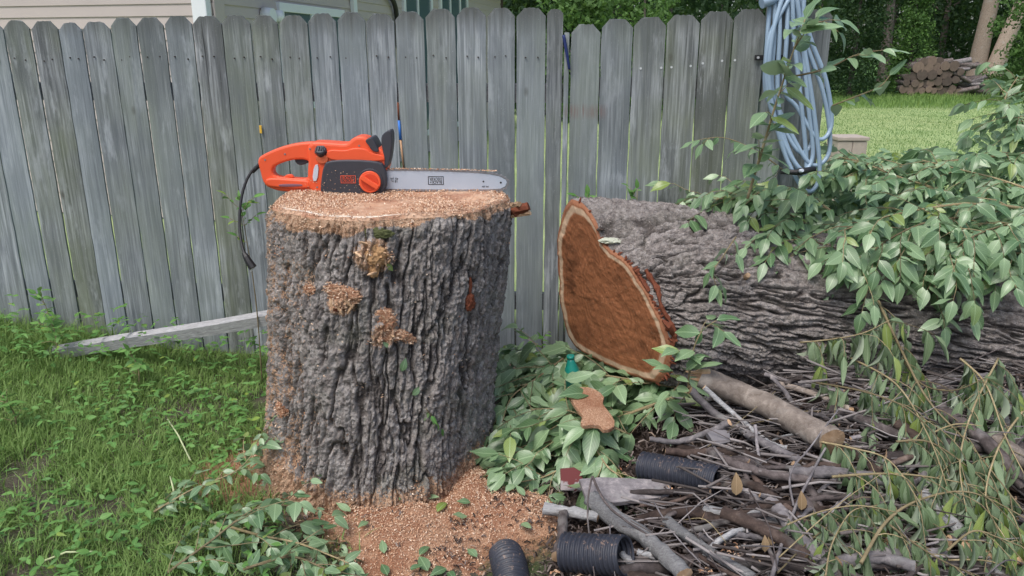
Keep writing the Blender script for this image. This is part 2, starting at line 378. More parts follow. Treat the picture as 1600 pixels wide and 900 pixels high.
# ------------------------------------------------------------------ ground
def gz(x, y):
    x = np.asarray(x, float); y = np.asarray(y, float); p = np.stack([x.ravel(), y.ravel(), x.ravel() * 0], 1)
    z = .035 * fbm(p * 1.3, 3, 40) + .012 * fbm(p * 9, 3, 50)
    left = sst(-p[:, 0], .9, 3.5) * sst(p[:, 1], 2.2, 4.0) * .14
    near = sst(-p[:, 1], -6.5, -4.6)
    return ((z + left) * near).reshape(x.shape)
def gz1(x, y): return float(gz(np.array([x]), np.array([y]))[0])
xs = np.concatenate([-np.geomspace(200, 4.2, 24), np.arange(-4.1, 4.1, .035), np.geomspace(4.2, 200, 24)])
ys = np.concatenate([-np.geomspace(40, 0.5, 8), np.arange(0, 1, .2), np.arange(1, 4.8, .035), np.geomspace(4.9, 300, 40)])
XX, YY = np.meshgrid(xs, ys); ZZ = gz(XX, YY)
gv = np.stack([XX, YY, ZZ], -1).reshape(-1, 3)
wob = fbm(gv * 1.1, 3, 77) * .5
lawn = np.maximum(sst(gv[:, 1] + wob * .3, 4.3, 4.7), 0)
dsaw = np.exp(-(((gv[:, 0] + .25) / .50) ** 2 + ((gv[:, 1] - 2.40) / .30) ** 2) * 1.2) + .7 * np.exp(-(((gv[:, 0] + 1.1) / .2) ** 2 + ((gv[:, 1] - 2.75) / .35) ** 2))
strip = sst(gv[:, 1] + wob * 2, 24, 26.5)
me = mesh_np('ground', gv, grid_faces(len(ys), len(xs)), True, None, dict(lawn=lawn, saw=dsaw, strip=strip))
g = M('ground', .95, .1); v = g.vec(rnd=False); n = g.noise(v, 3, 6, .65); n2 = g.noise(v, 60, 5, .7); nb = g.noise(v, .25, 4)
dirt = g.mix(n2, (.045, .036, .028), (.17, .145, .115)); dirt = g.mix(g.ramp(n, [(.45, 0.), (.6, .8)]), dirt, g.mix(n2, (.03, .055, .018), (.09, .13, .045)))
dirt = g.mix(g.ramp(g.noise(v, 110, 2), [(.64, 0.), (.68, .7)]), dirt, (.40, .36, .30))
dirt = g.mix(g.ramp(g.math('ADD', g.attr('saw'), g.math('MULTIPLY', g.math('SUBTRACT', n2, .5), .8)), [(.25, 0.), (.5, 1.)]), dirt, g.mix(g.noise(v, 180, 3), (.22, .10, .055), (.50, .30, .18)))
lw = g.mix(g.ramp(g.noise(v, 1.1, 6, .7), [(.35, 0.), (.65, 1.)]), (.24, .35, .13), (.42, .52, .24)); lw = g.mix(g.ramp(nb, [(.4, 0.), (.7, .5)]), lw, (.38, .42, .20))
lw = g.mix(g.attr('strip'), lw, g.mix(g.noise(v, 2.2, 5), (.06, .13, .035), (.13, .24, .07)))
g.col(g.mix(g.attr('lawn'), dirt, lw)); g.bump(g.math('ADD', n2, g.noise(v, 12, 4)), .8, .02)
tag(link('ground', me, g.m), kind='structure')

# ------------------------------------------------------------------ leaves
def leaf_vf(L=1., Wd=.5, fold=.25, curl=.35, tip=1.0, wave=0.0, rows=7):
    v = []; uv = []
    for i in range(rows):
        t = i / (rows - 1); w = Wd * .5 * (math.sin(math.pi * min(1, t ** .82)) ** .85 if 0 < t < 1 else .0) * (1 - .25 * t * tip)
        w = max(w, .006)
        a = curl * t; y = L * (math.sin(a) / curl if abs(curl) > 1e-3 else t); z = -L * ((1 - math.cos(a)) / curl if abs(curl) > 1e-3 else 0)
        wz = wave * math.sin(t * 9)
        v += [(-w * math.cos(fold), y, z + w * math.sin(fold) + wz * w), (0, y, z), (w * math.cos(fold), y, z + w * math.sin(fold) - wz * w)]
        uv += [(-w / Wd, t), (0, t), (w / Wd, t)]
    f = []
    for i in range(rows - 1):
        for j in (0, 1): a = i * 3 + j; f.append((a, a + 1, a + 4, a + 3))
    return np.array(v), np.array(f), np.array(uv)
def leaf_mesh(name, mat, **k):
    v, f, uv = leaf_vf(**k); me = mesh_np(name, v, f, True, uv); me.materials.append(mat); return me, (v, f, uv)
FRESH = [leaf_mesh('leaf', LEAF, Wd=w, fold=fo, curl=cu, wave=wa) for w, fo, cu, wa in ((.5, .2, .3, .1), (.56, .3, .6, .2), (.46, .12, .15, .15), (.52, .4, .8, .0), (.5, .25, -.3, .2), (.6, .2, .45, .1))]
WILTED = [leaf_mesh('leaf', WILT, Wd=w, fold=fo, curl=cu, wave=wa) for w, fo, cu, wa in ((.42, .9, .5, .1), (.36, 1.1, .3, .2), (.46, .7, .9, .15), (.34, .8, -.4, .3))]
WEEDL = [leaf_mesh('leaf', WEED, Wd=w, fold=fo, curl=cu) for w, fo, cu in ((.5, .2, .4), (.35, .3, .7), (.6, .1, .3))]
UP = Vector((0, 0, 1))
def basis(d, n):
    d = d.normalized(); x = d.cross(n)
    if x.length < 1e-4: x = d.orthogonal()
    x.normalize(); z = x.cross(d); return x, d, z
def leaf_obj(meshes, parent, pos, d, nrm, size):
    x, y, z = basis(d, nrm); o = bpy.data.objects.new('leaf', random.choice(meshes)[0]); COL.objects.link(o); o.parent = parent
    s = size; o.matrix_basis = Matrix(((x.x * s, y.x * s, z.x * s, pos.x), (x.y * s, y.y * s, z.y * s, pos.y), (x.z * s, y.z * s, z.z * s, pos.z), (0, 0, 0, 1))); return o
def rv(a=1.): return Vector((random.gauss(0, a), random.gauss(0, a), random.gauss(0, a)))
def merged_leaves(name, meshes, items, mat):
    """items: (pos, dir, normal, size) -> one mesh"""
    VV = []; FF = []; UV = []; RR = []; n0 = 0
    for (p, d, nn, s) in items:
        v, f, uv = random.choice(meshes)[1]; x, y, z = basis(d, nn); A = np.array([x, y, z]) * s
        VV.append(v @ A + np.array(p)); FF.append(f + n0); UV.append(uv); RR.append(np.full(len(v), random.random())); n0 += len(v)
    me = mesh_np(name, np.concatenate(VV), np.concatenate(FF), True, np.concatenate(UV), dict(rnd=np.concatenate(RR))); me.materials.append(mat); return me
def leafy(label, path, r0, r1, n_twig, twig_len, L, gap, meshes=FRESH, stem=SAPST, droop=.3, tip_up=.1, name='leafy_branch', cat='branch', group=None, spread=1., start=.1, flat=.5, maxl=290, hang=0., side=None):
    path = smooth_path(path, 6); o = path[0]; root = empty(name, o, label, cat, group); cnt = 0
    tube_obj('stem', path, r0, r1, stem, root, 7, .12, origin=o)
    n = len(path)
    def leaves_on(pts, parent):
        nonlocal cnt
        acc = gap * random.random(); sgn = 1
        for i in range(len(pts) - 1):
            seg = pts[i + 1] - pts[i]; acc += seg.length
            while acc >= gap and cnt < maxl:
                acc -= gap; sgn = -sgn; t = seg.normalized(); sidev = t.cross(UP); sidev = sidev.normalized() if sidev.length > .05 else Vector((1, 0, 0))
                d = t * .55 + sidev * sgn * .9 + Vector((0, 0, -droop)) + rv(.25)
                if hang: d = d.normalized() * (1 - hang) + Vector((random.gauss(0, .12), random.gauss(0, .12), -1)) * hang
                nn = Vector((random.gauss(0, flat), random.gauss(-.35, flat), 1.)) if not hang else Vector((random.gauss(0, 1), -1 + random.gauss(0, .6), .2))
                leaf_obj(meshes, parent, pts[i].lerp(pts[i + 1], random.random()) - o, d, nn, L * random.choice((.5, .7, .85, 1., 1.15, 1.3)) * random.uniform(.9, 1.1)); cnt += 1
        if cnt < maxl:
            leaf_obj(meshes, parent, pts[-1] - o, (pts[-1] - pts[-2]).normalized() + Vector((0, 0, -droop)), Vector((0, -.3, 1)), L); cnt += 1
    for k in range(n_twig):
        i = int((start + (1 - start) * (k + random.random() * .5) / n_twig) * (n - 1)); i = min(i, n - 2)
        t = (path[i + 1] - path[i]).normalized(); sv_ = t.cross(UP); sv_ = sv_.normalized() if sv_.length > .1 else Vector((1, 0, 0))
        s_ = (1 if k % 2 else -1)
        if side is not None: s_ = side if random.random() < .8 else -side
        d = (t * .8 + sv_ * s_ * spread * random.uniform(.5, 1.1) + UP * random.uniform(-.1, .5)).normalized()
        tl = twig_len * random.uniform(.6, 1.15); q = [path[i]]
        for j in range(5):
            d = (d + Vector((0, 0, -droop * .35 + tip_up * .3)) + rv(.12)).normalized(); q.append(q[-1] + d * tl / 5)
        tw = tube_obj('twig', q, r0 * .35, .0012, stem, root, 5, origin=o); leaves_on(q, root)
    leaves_on(path[int(n * start):], root)
    return root

# ------------------------------------------------------------------ fence
def fence_y(x): return 3.85 - .0875 * x
def on_fence(px, py):
    d = ray(px, py); t = 3.85 / (d[1] + .0875 * d[0]); return Vector((d[0] * t, d[1] * t, CH + d[2] * t))
FA = math.atan(-.0875)
def picket(x0, x1, ztop, zbot, parent, origin, mat, lean=0., ear=.032, dy=0., tipw=None):
    """board between fence coordinates x0..x1 (along the fence), local to the parent"""
    w = x1 - x0; th = .016; NZ = 26; NX = 7; bow = random.uniform(-.004, .004); cup = random.uniform(-.002, .003); ph = random.random() * 6
    zs = list(np.linspace(zbot, ztop - ear * 1.5, NZ)) + [ztop - ear * 1.0, ztop - ear * .5, ztop - ear * .12, ztop]
    rows = []
    for z in zs:
        k = max(0, (z - (ztop - ear)) / ear); ins = ear * k * .95
        jitter = .0012 * math.sin(z * 23 + ph) + .0010 * math.sin(z * 61 + ph * 2)
        rows.append((z, x0 + ins + jitter + lean * z, x1 - ins + jitter * .6 + lean * z))
    v = []; f = []
    for sgn in (0, 1):
        for (z, a, b) in rows:
            for j in range(NX):
                t = j / (NX - 1); x = a + (b - a) * t; e = abs(2 * t - 1)
                y = bow * math.sin(z * 2 + ph) + cup * (1 - e * e) + (th if sgn else 0) + (.0025 * (e ** 6) if not sgn else -.0025 * e ** 6)
                rag = (random.uniform(-.004, .002) if z == ztop else 0)
                v.append((x, y + dy, z + rag))
    n = len(rows)
    for sgn in (0, 1):
        b0 = sgn * n * NX
        for i in range(n - 1):
            for j in range(NX - 1):
                q = (b0 + i * NX + j, b0 + i * NX + j + 1, b0 + (i + 1) * NX + j + 1, b0 + (i + 1) * NX + j); f.append(q if not sgn else q[::-1])
    B = n * NX
    for i in range(n - 1):
        f.append((i * NX, (i + 1) * NX, B + (i + 1) * NX, B + i * NX)); a = i * NX + NX - 1; f.append((a, B + a, B + a + NX, a + NX))
    for j in range(NX - 1):
        a = (n - 1) * NX + j; f.append((a, a + 1, B + a + 1, B + a)); f.append((j, B + j, B + j + 1, j + 1))
    me = bpy.data.meshes.new('picket'); me.from_pydata(v, [], f); me.update()
    return link('picket', me, mat, parent)
def fx(px, py=90):
    p = on_fence(px, py); return p.x / math.cos(FA) if True else 0
fence = empty('wooden_fence', (0, 3.85, 0), 'long weathered grey dog-eared picket fence behind the stump', 'fence', None, FA)
seams = [-126 - 38 * k_ for k_ in range(13, 0, -1)] + [-126, -84, -30, 13, 55, 97, 134, 178, 220, 262, 305, 351, 396, 439, 484, 530, 574, 619, 666, 713, 760, 806, 853, 880]
tops = [34] * 13 + [33, 33, 34, 32, 33, 35, 34, 28, 27, 25, 25, 24, 24, 24, 21, 19, 21, 18, 14, 12, 12, 12, 14]
for i in range(len(seams) - 1):
    a = fx(seams[i]); b = fx(seams[i + 1]); wide = .0034 if i - 13 not in (3, 7, 12, 14, 17, 20, 2) else .0062
    zt = on_fence((seams[i] + seams[i + 1]) / 2, tops[i]).z
    picket(a + wide, b - wide, zt, -.02 + random.uniform(0, .03), fence, 0, FENCE, random.uniform(-.001, .001), ear=.038 if b - a > .1 else .02, dy=random.uniform(-.003, .003))
for z in (.35, 1.42):
    MB().box(fx(-620), fx(880), .022, .060, z - .045, z + .045).obj('rail', GREYP, fence)
# tall post between the fence and the gate
MB().box(fx(880) + .004, fx(889), -.016, .09, -.05, 1.70).obj('post', FENCE, fence, bevel=.003)
NAIL = plain('galvanised_nail', (.70, .72, .72), .35, .5, .5); RUSTN = plain('rusty_nail', (.05, .04, .035), .9)
def nail(px, py, parent, m, r=.0045):
    p = on_fence(px, py); x = p.x / math.cos(FA); mb = MB(); mb.cyl((x, -.006, p.z), (x, .004, p.z), r, r * 1.0, 10); return mb.obj('nail', m, parent)
for i in range(13, len(seams) - 2):
    for k in (.3, .68):
        nail(seams[i] + (seams[i + 1] - seams[i]) * k + random.uniform(-3, 3), 93 - (i - 15) * .3 + random.uniform(-3, 3), fence, RUSTN, .0032)
# gate / right panel
gate = empty('wooden_gate', (0, 3.85, 0), 'grey picket gate with bright bolt heads right of the dark gap', 'gate', None, FA)
gs = [892, 939, 989, 1040, 1092, 1143, 1193]
gt = [38, 30, 27, 23, 18, 14]
for i in range(6):
    a = fx(gs[i]); b = fx(gs[i + 1]); zt = on_fence((gs[i] + gs[i + 1]) / 2, gt[i]).z
    picket(a + .0025, b - .003, zt, .03, gate, 0, FENCE, -.002, ear=.038, dy=random.uniform(-.003, .003) - .004)
for z in (.35, 1.45): MB().box(fx(893), fx(1192), .020, .058, z - .045, z + .045).obj('rail', GREYP, gate)
for (px, py) in ((901, 121), (928, 116), (983, 116), (1001, 107), (1033, 106), (1049, 105), (1079, 103), (1098, 99), (1128, 95), (1148, 94)):
    nail(px, py, gate, NAIL, .0055)
strap = empty('gate_hinge', on_fence(1182, 90) + Vector((0, -.02, 0)), 'dark metal hinge strap under the hose coil', 'hinge', None, FA)
MB().box(-.015, .12, -.004, .004, -.012, .012).obj('strap', RUBBER, strap, bevel=.002)
MB().cyl((0, -.012, 0), (0, -.003, 0), .006, .006, 10).obj('bolt', NAIL, strap)
# hose post and the two boards right of it
hp = empty('hose_post', (0, 3.85, 0), 'thick grey post and board that the hose hangs on', 'post', None, FA)
MB().box(fx(1196), fx(1232), -.02, .08, -.05, 1.92).obj('post', FENCE, hp, bevel=.004)
MB().box(fx(1233), fx(1262), .03, .05, -.05, 1.80).obj('side_board', FENCE, hp, bevel=.003)
eb = empty('fence_board', (0, 3.90, 0), 'single light grey board with rounded top right of the hose', 'board', None, FA)
picket(fx(1264), fx(1303), 1.80, 0, eb, 0, FENCE, -.004, ear=.03)

# coloured things seen in the gaps
def thin(label, a, b, r, m, cat, name): 
    o = tube_obj(name, [a, b], r, r, m, None, 8); return tag(o, label, cat)
BLUE = plain('blue_paint', (.05, .20, .62), .5); TAN = plain('varnished_tan', (.50, .30, .17), .6); YEL = plain('yellow_plastic', (.75, .45, .06), .5)
root = empty('rake_handle', on_fence(622, 150) + Vector((0, -.012, 0)), 'slim tan handle with blue sleeve in the fence gap above the saw', 'tool handle')
o0 = root.location.copy()
q = lambda px, py: on_fence(px, py) + Vector((0, -.006, 0)) - o0
for nm, a, b, r, m_ in (('ferrule', (622, 160), (623.5, 188), .0045, REDBARK), ('sleeve', (623.5, 188), (626, 218), .0065, BLUE), ('pole', (626, 218), (631, 262), .005, TAN)):
    MB().cyl(q(*a), q(*b), r, r, 8).obj(nm, m_, root, smooth=True)
o = MB().box(-.006, .006, -.004, .003, -.02, .02).obj('yellow_tag', YEL, None, on_fence(408, 202) + Vector((0, -.006, 0)), bevel=.002); tag(o, 'small yellow plastic tag in the fence gap left of the saw', 'tag')
o = tube_obj('dark_strap', smooth_path([on_fence(880, 55) + Vector((0, -.03, 0)), on_fence(886, 90) + Vector((0, -.032, 0)), on_fence(889, 108) + Vector((0, -.025, 0))], 5), .008, .006, plain('navy_webbing', (.02, .035, .13), .6), None, 8)
tag(o, 'dark navy strap hanging in the gap beside the gate', 'strap')

# leaning rail on the left
a = P(78, 553, 3.78); b = P(440, 493, 3.62); dr = (b - a); L_ = dr.length; ang = math.atan2(dr.y, dr.x); el = math.atan2(dr.z, math.hypot(dr.x, dr.y))
mb = MB(); K = 24
v = []; f = []
for i in range(K + 1):
    x = L_ * i / K; z = .004 * math.sin(x * 5)
    v += [(x, -.026, -.030 + z), (x, .026, -.030 + z), (x, .026, .030 + z), (x, -.024, .027 + z)]
for i in range(K):
    for j in range(4): f.append((i * 4 + j, i * 4 + (j + 1) % 4, i * 4 + 4 + (j + 1) % 4, i * 4 + 4 + j)[::-1])
f += [(0, 1, 2, 3), tuple(K * 4 + j for j in (3, 2, 1, 0))]
o = mb.add(v, f).obj('loose_rail', GREYP); o.location = a; o.rotation_euler = (R(14), -el, ang)
tag(o, 'long weathered grey rail lying askew against the fence foot in the grass', 'plank')

# ------------------------------------------------------------------ stump
SC = Vector((-.47, 2.95, 0)); STZ = 1.07; SB = Vector((-.572, 2.87, 0))
def bark_field(p, kw, kl, axis, fw=.17, dep=.023, soft=1., warp=.020):
    """braided furrows with flaky plates; returns plate level 0..1 (0 = furrow floor), plate id, height in metres"""
    q = p + np.stack([fbm(p * 9, 3, 3), fbm(p * 9, 3, 9), fbm(p * 9, 3, 15)], 1) * warp
    s = np.full(3, 1 / kw); s[axis] = 1 / kl
    n1 = vnoise(q * s, 31) + .45 * vnoise(q * s * 2.1 + 3.3, 33) + .22 * vnoise(q * s * np.where(np.arange(3) == axis, 7., 4.) + 1.7, 35)
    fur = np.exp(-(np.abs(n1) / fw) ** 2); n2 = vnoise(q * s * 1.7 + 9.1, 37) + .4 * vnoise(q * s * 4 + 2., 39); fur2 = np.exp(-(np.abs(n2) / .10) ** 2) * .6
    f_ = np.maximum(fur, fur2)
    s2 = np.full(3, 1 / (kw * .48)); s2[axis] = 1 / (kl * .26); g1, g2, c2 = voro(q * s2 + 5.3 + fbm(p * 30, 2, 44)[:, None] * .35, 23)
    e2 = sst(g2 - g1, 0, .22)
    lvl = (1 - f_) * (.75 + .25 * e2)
    h = -dep * f_ + .011 * soft * (c2 - .5) * (1 - f_) - .0035 * (1 - e2) + .010 * fbm(p * 45, 4, 60, .65) + .005 * fbm(p * 130, 2, 61) + .006 * soft * fbm(p * 12, 2, 64) + .005 * (1 - np.abs(fbm(p * np.where(np.arange(3) == axis, 22., 48.), 3, 66)) * 2.5)
    return lvl, c2, h
def stump_r(th, z):
    t = z / STZ
    base = .450 + (.460 - .450) * sst(t, 0, .9)
    flare = .035 * np.exp(-t * 9) * (1 + .8 * np.sin(th * 5 + 1) + .4 * np.sin(th * 9))
    r = base - .010 + flare + .012 * np.sin(3 * th + 2 * z) + .010 * np.sin(7 * th + 1.3) + .004 * np.sin(13 * th + z * 3)
    return r
NT, NZ = 900, 270
th = np.linspace(0, 2 * np.pi, NT, endpoint=False); zz = np.linspace(-.06, STZ, NZ)
TH, Z = np.meshgrid(th, zz); TH = TH.ravel(); Z = Z.ravel(); t = np.clip(Z / STZ, 0, 1)
r = stump_r(TH, np.maximum(Z, 0)); cx = SB.x + (SC.x - SB.x) * t; cy = SB.y + (SC.y - SB.y) * t
p = np.stack([r * np.cos(TH), r * np.sin(TH), Z], 1)
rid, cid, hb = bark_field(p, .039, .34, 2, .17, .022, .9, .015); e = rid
d = hb.copy()
# scaly plates: stepped edge
top = sst(Z, STZ - .035, STZ)
d = d * (1 - .75 * top) - .012 * top
# knots (angle, z, size, height): boss shapes
def bang(px, py):   # direction angle and z of a pixel on the front of the stump
    best = None
    for D in np.linspace(2.35, 3.0, 400):
        w = P(px, py, D); tt = max(0, min(1, w.z / STZ)); c = SB.x + (SC.x - SB.x) * tt; cyy = SB.y + (SC.y - SB.y) * tt
        rr = math.hypot(w.x - c, w.y - cyy)
        if rr <= float(stump_r(np.array([math.atan2(w.y - cyy, w.x - c)]), np.array([max(w.z, 0)]))[0]):
            return math.atan2(w.y - cyy, w.x - c) % (2 * math.pi), w.z, w
    return None
knots = [(585, 395, .065, .030), (535, 468, .045, .024), (600, 518, .05, .012), (735, 470, .03, -.012), (470, 470, .05, .006)]
kd = []
for (px, py, s, h) in knots:
    q_ = bang(px, py)
    if q_ is None: continue
    a0, z0, w0 = q_; kd.append((q_, s, h))
    da = (TH - a0 + np.pi) % (2 * np.pi) - np.pi; dd = np.sqrt((da * .45) ** 2 + (Z - z0) ** 2) / s
    d = d + h * np.exp(-dd ** 2 * 1.6) + np.where(dd < 1.6, .006 * np.sin(dd * 12) * np.exp(-dd), 0)
    d = np.where(dd < .35, d - .006 * (1 if h > 0 else 0), d)
rr = r + d
v = np.stack([cx + rr * np.cos(TH), cy + rr * np.sin(TH), Z], 1)
# sawdust weight: near the rim, on the left, near the ground and round the knots
znz = fbm(np.stack([TH * 4, Z * 3, Z * 0], 1), 3, 88) * .045; sw = .85 * sst(Z + znz, STZ - .036, STZ - .004) + .30 * sst(-v[:, 0], .45, .95) + .50 * sst(-Z, -.17, -.02) + .16
for (q_, s, h) in kd[:3]:
    a0, z0, w0 = q_; da = (TH - a0 + np.pi) % (2 * np.pi) - np.pi; sw = sw + 1.1 * np.exp(-(((da * .45) ** 2 + (Z - z0 + .01) ** 2) / (s * .8) ** 2))
sw = sw - .10 * e
stump = empty('tree_stump', (SC.x, SC.y, 0), 'wide chest-high tree stump with furrowed grey bark and fresh sawn top', 'tree stump')
off = np.array([SC.x, SC.y, 0])
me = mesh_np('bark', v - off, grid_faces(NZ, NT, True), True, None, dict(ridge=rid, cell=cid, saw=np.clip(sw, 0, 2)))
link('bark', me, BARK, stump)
rim = rr.reshape(NZ, NT)[-1]
NRr = 90; NT2 = 450
th2 = np.linspace(0, 2 * np.pi, NT2, endpoint=False); rim2 = np.interp(th2, th, rim, period=2 * np.pi)
U = np.concatenate([[.0005], np.linspace(.02, 1, NRr)]); UU, T2 = np.meshgrid(U, th2, indexing='ij'); UU = UU.ravel(); T2 = T2.ravel()
R2 = UU * np.tile(rim2, len(U))
tx = R2 * np.cos(T2); ty = R2 * np.sin(T2); pp = np.stack([tx, ty, tx * 0], 1)
tz = STZ + .006 + .006 * fbm(pp * 6, 3, 80) + .006 * fbm(pp * 45, 3, 81) * sst(fbm(pp * 5, 3, 90), -.2, .3) + .010 * sst(fbm(pp * 4, 2, 91), .1, .6) - .014 * sst(UU, .965, 1.) 
tz = tz + .05 * np.exp(-(((tx + .28) / .10) ** 2 + ((ty - .16) / .08) ** 2)) * (1 + .4 * fbm(pp * 30, 3, 95))
me = mesh_np('cut_top', np.stack([tx, ty, tz], 1), grid_faces(len(U), NT2, True), True, np.stack([UU, T2], 1))
link('cut_top', me, CUT_TOP, stump)
def top_z(x, y): return STZ + .012
# splinter hinge on the right rim
for (px0, py0, px1, py1, r0) in ((795, 330, 826, 322, .022), (797, 336, 828, 333, .012), (796, 325, 812, 318, .014)):
    a = P(px0, py0, 2.90) - Vector((SC.x, SC.y, 0)); b = P(px1, py1, 2.86) - Vector((SC.x, SC.y, 0))
    pts = [a.lerp(b, i / 6) + rv(.002) for i in range(7)]
    vv, ff = tube_vf(pts, [r0 * (1 - .25 * i / 6) for i in range(7)], 7, True, .35)
    MB().add(vv, ff).obj('splinter', REDBARK if r0 > .02 else PALE, stump)
# stuck splinters round the knots
for (px, py) in ((575, 380), (592, 392), (600, 402), (572, 405), (585, 425), (560, 395), (608, 408), (530, 478), (545, 470), (552, 478), (520, 470), (605, 500), (612, 522)):
    q_ = bang(px, py)
    if q_:
        w = q_[2] - Vector((SC.x, SC.y, 0)); nrm = Vector((w.x, w.y, 0)).normalized(); d_ = (Vector((random.gauss(0, 1), 0, random.gauss(0, .8))) + nrm * .5).normalized()
        pts = [w + nrm * .012 + d_ * (k * .010) for k in range(-1, 4)]
        vv, ff = tube_vf(pts, [.005, .006, .005, .004, .001], 6, True, .3); MB().add(vv, ff).obj('splinter', PALE, stump)

# ------------------------------------------------------------------ chips (countless) on the stump, on the ground
def chips(name, pos, nrm, size, mat, parent=None, wr=.5):
    """each chip is a bent two quad curl"""
    n = len(pos); a = RS.rand(n) * 2 * np.pi; L = size * RS.uniform(.6, 1.8, n); w = L * RS.uniform(wr * .5, wr, n)
    d1 = np.stack([np.cos(a), np.sin(a), RS.normal(0, .35, n)], 1); d1 -= nrm * (d1 * nrm).sum(1)[:, None] * .8; d1 /= np.linalg.norm(d1, axis=1)[:, None]
    nn = nrm + RS.normal(0, .3, (n, 3)); nn /= np.linalg.norm(nn, axis=1)[:, None]
    s = np.cross(d1, nn); s /= np.linalg.norm(s, axis=1)[:, None]; k = np.cross(s, d1)
    V = []
    for t_, lift in ((-1, 0), (0, .35), (1, 0)):
        for u_ in (-1, 1): V.append(pos + d1 * (t_ * L * .5)[:, None] + s * (u_ * w * .5)[:, None] + k * ((lift * L) + .001)[:, None])
    V = np.stack(V, 1).reshape(-1, 3); b = np.arange(n)[:, None] * 6
    Fq = np.concatenate([b + np.array([[0, 1, 3, 2]]), b + np.array([[2, 3, 5, 4]])], 0)
    me = mesh_np(name, V, Fq, False, None, dict(rnd=np.repeat(RS.rand(n), 6))); o = link(name, me, mat, parent); o['kind'] = 'stuff'; return o
n = 26000; u = np.sqrt(RS.rand(n)) * .985; a = RS.rand(n) * 2 * np.pi; rm = np.interp(a, th, rim, period=2 * np.pi)
x = u * rm * np.cos(a); y = u * rm * np.sin(a); pn = np.stack([x, y, x * 0], 1); keep = (fbm(pn * 5, 3, 90) + RS.normal(0, .25, n) > -.05) | ((u > .93) & (RS.rand(n) < .35))
x, y, u = x[keep], y[keep], u[keep]
pn = pn[keep]; cz = STZ + .010 + .006 * fbm(pn * 6, 3, 80) + .010 * sst(fbm(pn * 4, 2, 91), .1, .6) + .004 * RS.rand(len(x)) + .05 * np.exp(-(((x + .28) / .10) ** 2 + ((y - .16) / .08) ** 2)) - .012 * sst(u, .95, 1.)
chips('sawdust_chips', np.stack([x, y, cz], 1), np.tile([0, 0, 1.], (len(x), 1)), .0065, CHIP, stump, .35)
# chips clinging to the bark
idx = RS.randint(0, len(v), 60000); ww = sw[idx]; dn = fbm(p[idx] * 14, 3, 70); keep = (v[idx, 1] < 3.1) & (ww + dn * 1.0 + RS.normal(0, .22, len(idx)) > .86)
idx = idx[keep][:14000]; nr = np.stack([np.cos(TH[idx]), np.sin(TH[idx]), TH[idx] * 0 + .2], 1)
chips('bark_chips', v[idx] - off + nr * .002, nr, .0055, CHIP, stump)
# clumps of damp sawdust at the knots: lumpy little meshes
def lump(px, py, sx, sz, seed, mat=DUST):
    q_ = bang(px, py)
    if q_ is None: return
    w = q_[2] - Vector((SC.x, SC.y, 0)); nrm = Vector((w.x, w.y, 0)).normalized(); bm = bmesh.new(); bmesh.ops.create_icosphere(bm, subdivisions=4, radius=1)
    co = np.array([x.co[:] for x in bm.verts]); dn = 1 + .45 * fbm(co * 1.6 + seed, 3, seed) + .35 * fbm(co * 6 + seed, 3, seed + 5); tang = Vector((-nrm.y, nrm.x, 0))
    for vv, k, c in zip(bm.verts, dn, co): vv.co = w + (tang * c[0] * sx + UP * c[2] * sz + nrm * c[1] * min(sx, sz) * .55) * k
    me = bpy.data.meshes.new('sawdust_clump'); bm.to_mesh(me); bm.free(); link('sawdust_clump', me, mat, stump)
    if mat is DUST:
        cc = np.array([q.co[:] for q in me.vertices]); ii = RS.randint(0, len(cc), int(3200 * (sx + sz))); nn = np.tile([nrm.x, nrm.y, .3], (len(ii), 1)); chips('clump_chips', cc[ii] + nn * .002 + RS.normal(0, .004, (len(ii), 3)), nn / np.linalg.norm(nn[0]), .0055, CHIP, stump, .35)
for args in ((538, 462, .055, .028, 1), (520, 452, .03, .018, 2), (602, 500, .035, .042, 3), (612, 524, .06, .02, 4), (640, 530, .02, .014, 8), (440, 640, .03, .03, 9), (484, 452, .025, .016, 10)): lump(*args)
KN = plain('knot_wood', (.40, .24, .12), .8, .2, var=.5, nscale=60, bump=.6)
lump(584, 400, .045, .04, 21, KN); lump(583, 423, .018, .022, 23, KN); lump(522, 482, .035, .010, 24, REDBARK); lump(734, 472, .022, .03, 25, REDBARK); lump(590, 365, .05, .018, 27, plain('damp_moss', (.10, .11, .05), .95, .05, var=.5, nscale=90, bump=.8))
lump(735, 445, .008, .03, 31, REDBARK)

# litter over the sawdust
n = 2500; X = RS.uniform(-1.25, .5, n); Y = RS.uniform(1.9, 2.6, n); kp = fbm(np.stack([X, Y, X * 0], 1) * 4, 3, 190) > -.05; LX, LY = X[kp], Y[kp]
# single leaves stuck on the stump bark
for (px, py, s, ang, lb) in ((627, 579, .05, 1.2, 'round green leaf stuck to the bark, upper of two on mid stump'), (643, 616, .045, .6, 'heart-shaped green leaf stuck to the bark below a round one'),
                             (608, 541, .03, 2.4, 'tiny green leaf stuck just under the sawdust clump on the stump'), (605, 411, .035, -1., 'small dark green leaf stuck beside the upper knot')):
    q_ = bang(px, py); w = q_[2]; nrm = Vector((math.cos(q_[0]), math.sin(q_[0]), 0)); tang = Vector((-nrm.y, nrm.x, 0))
    o = leaf_obj([FRESH[5]], None, w + nrm * .008, tang * math.cos(ang) + UP * math.sin(ang), nrm + UP * .2, s); o.name = 'stuck_leaf'; tag(o, lb, 'leaf')
q1 = bang(663, 636); q2 = bang(687, 668)
if q1 and q2:
    n1 = Vector((math.cos(q1[0]), math.sin(q1[0]), 0)) * .015
    leafy('thin green sprig with narrow leaves stuck on the right half of the stump', [q1[2] + n1, (q1[2] + q2[2]) / 2 + n1 * 1.1, q2[2] + n1], .002, .001, 1, .03, .035, .02, WEEDL, name='leaf_sprig', cat='sprig', droop=.6)

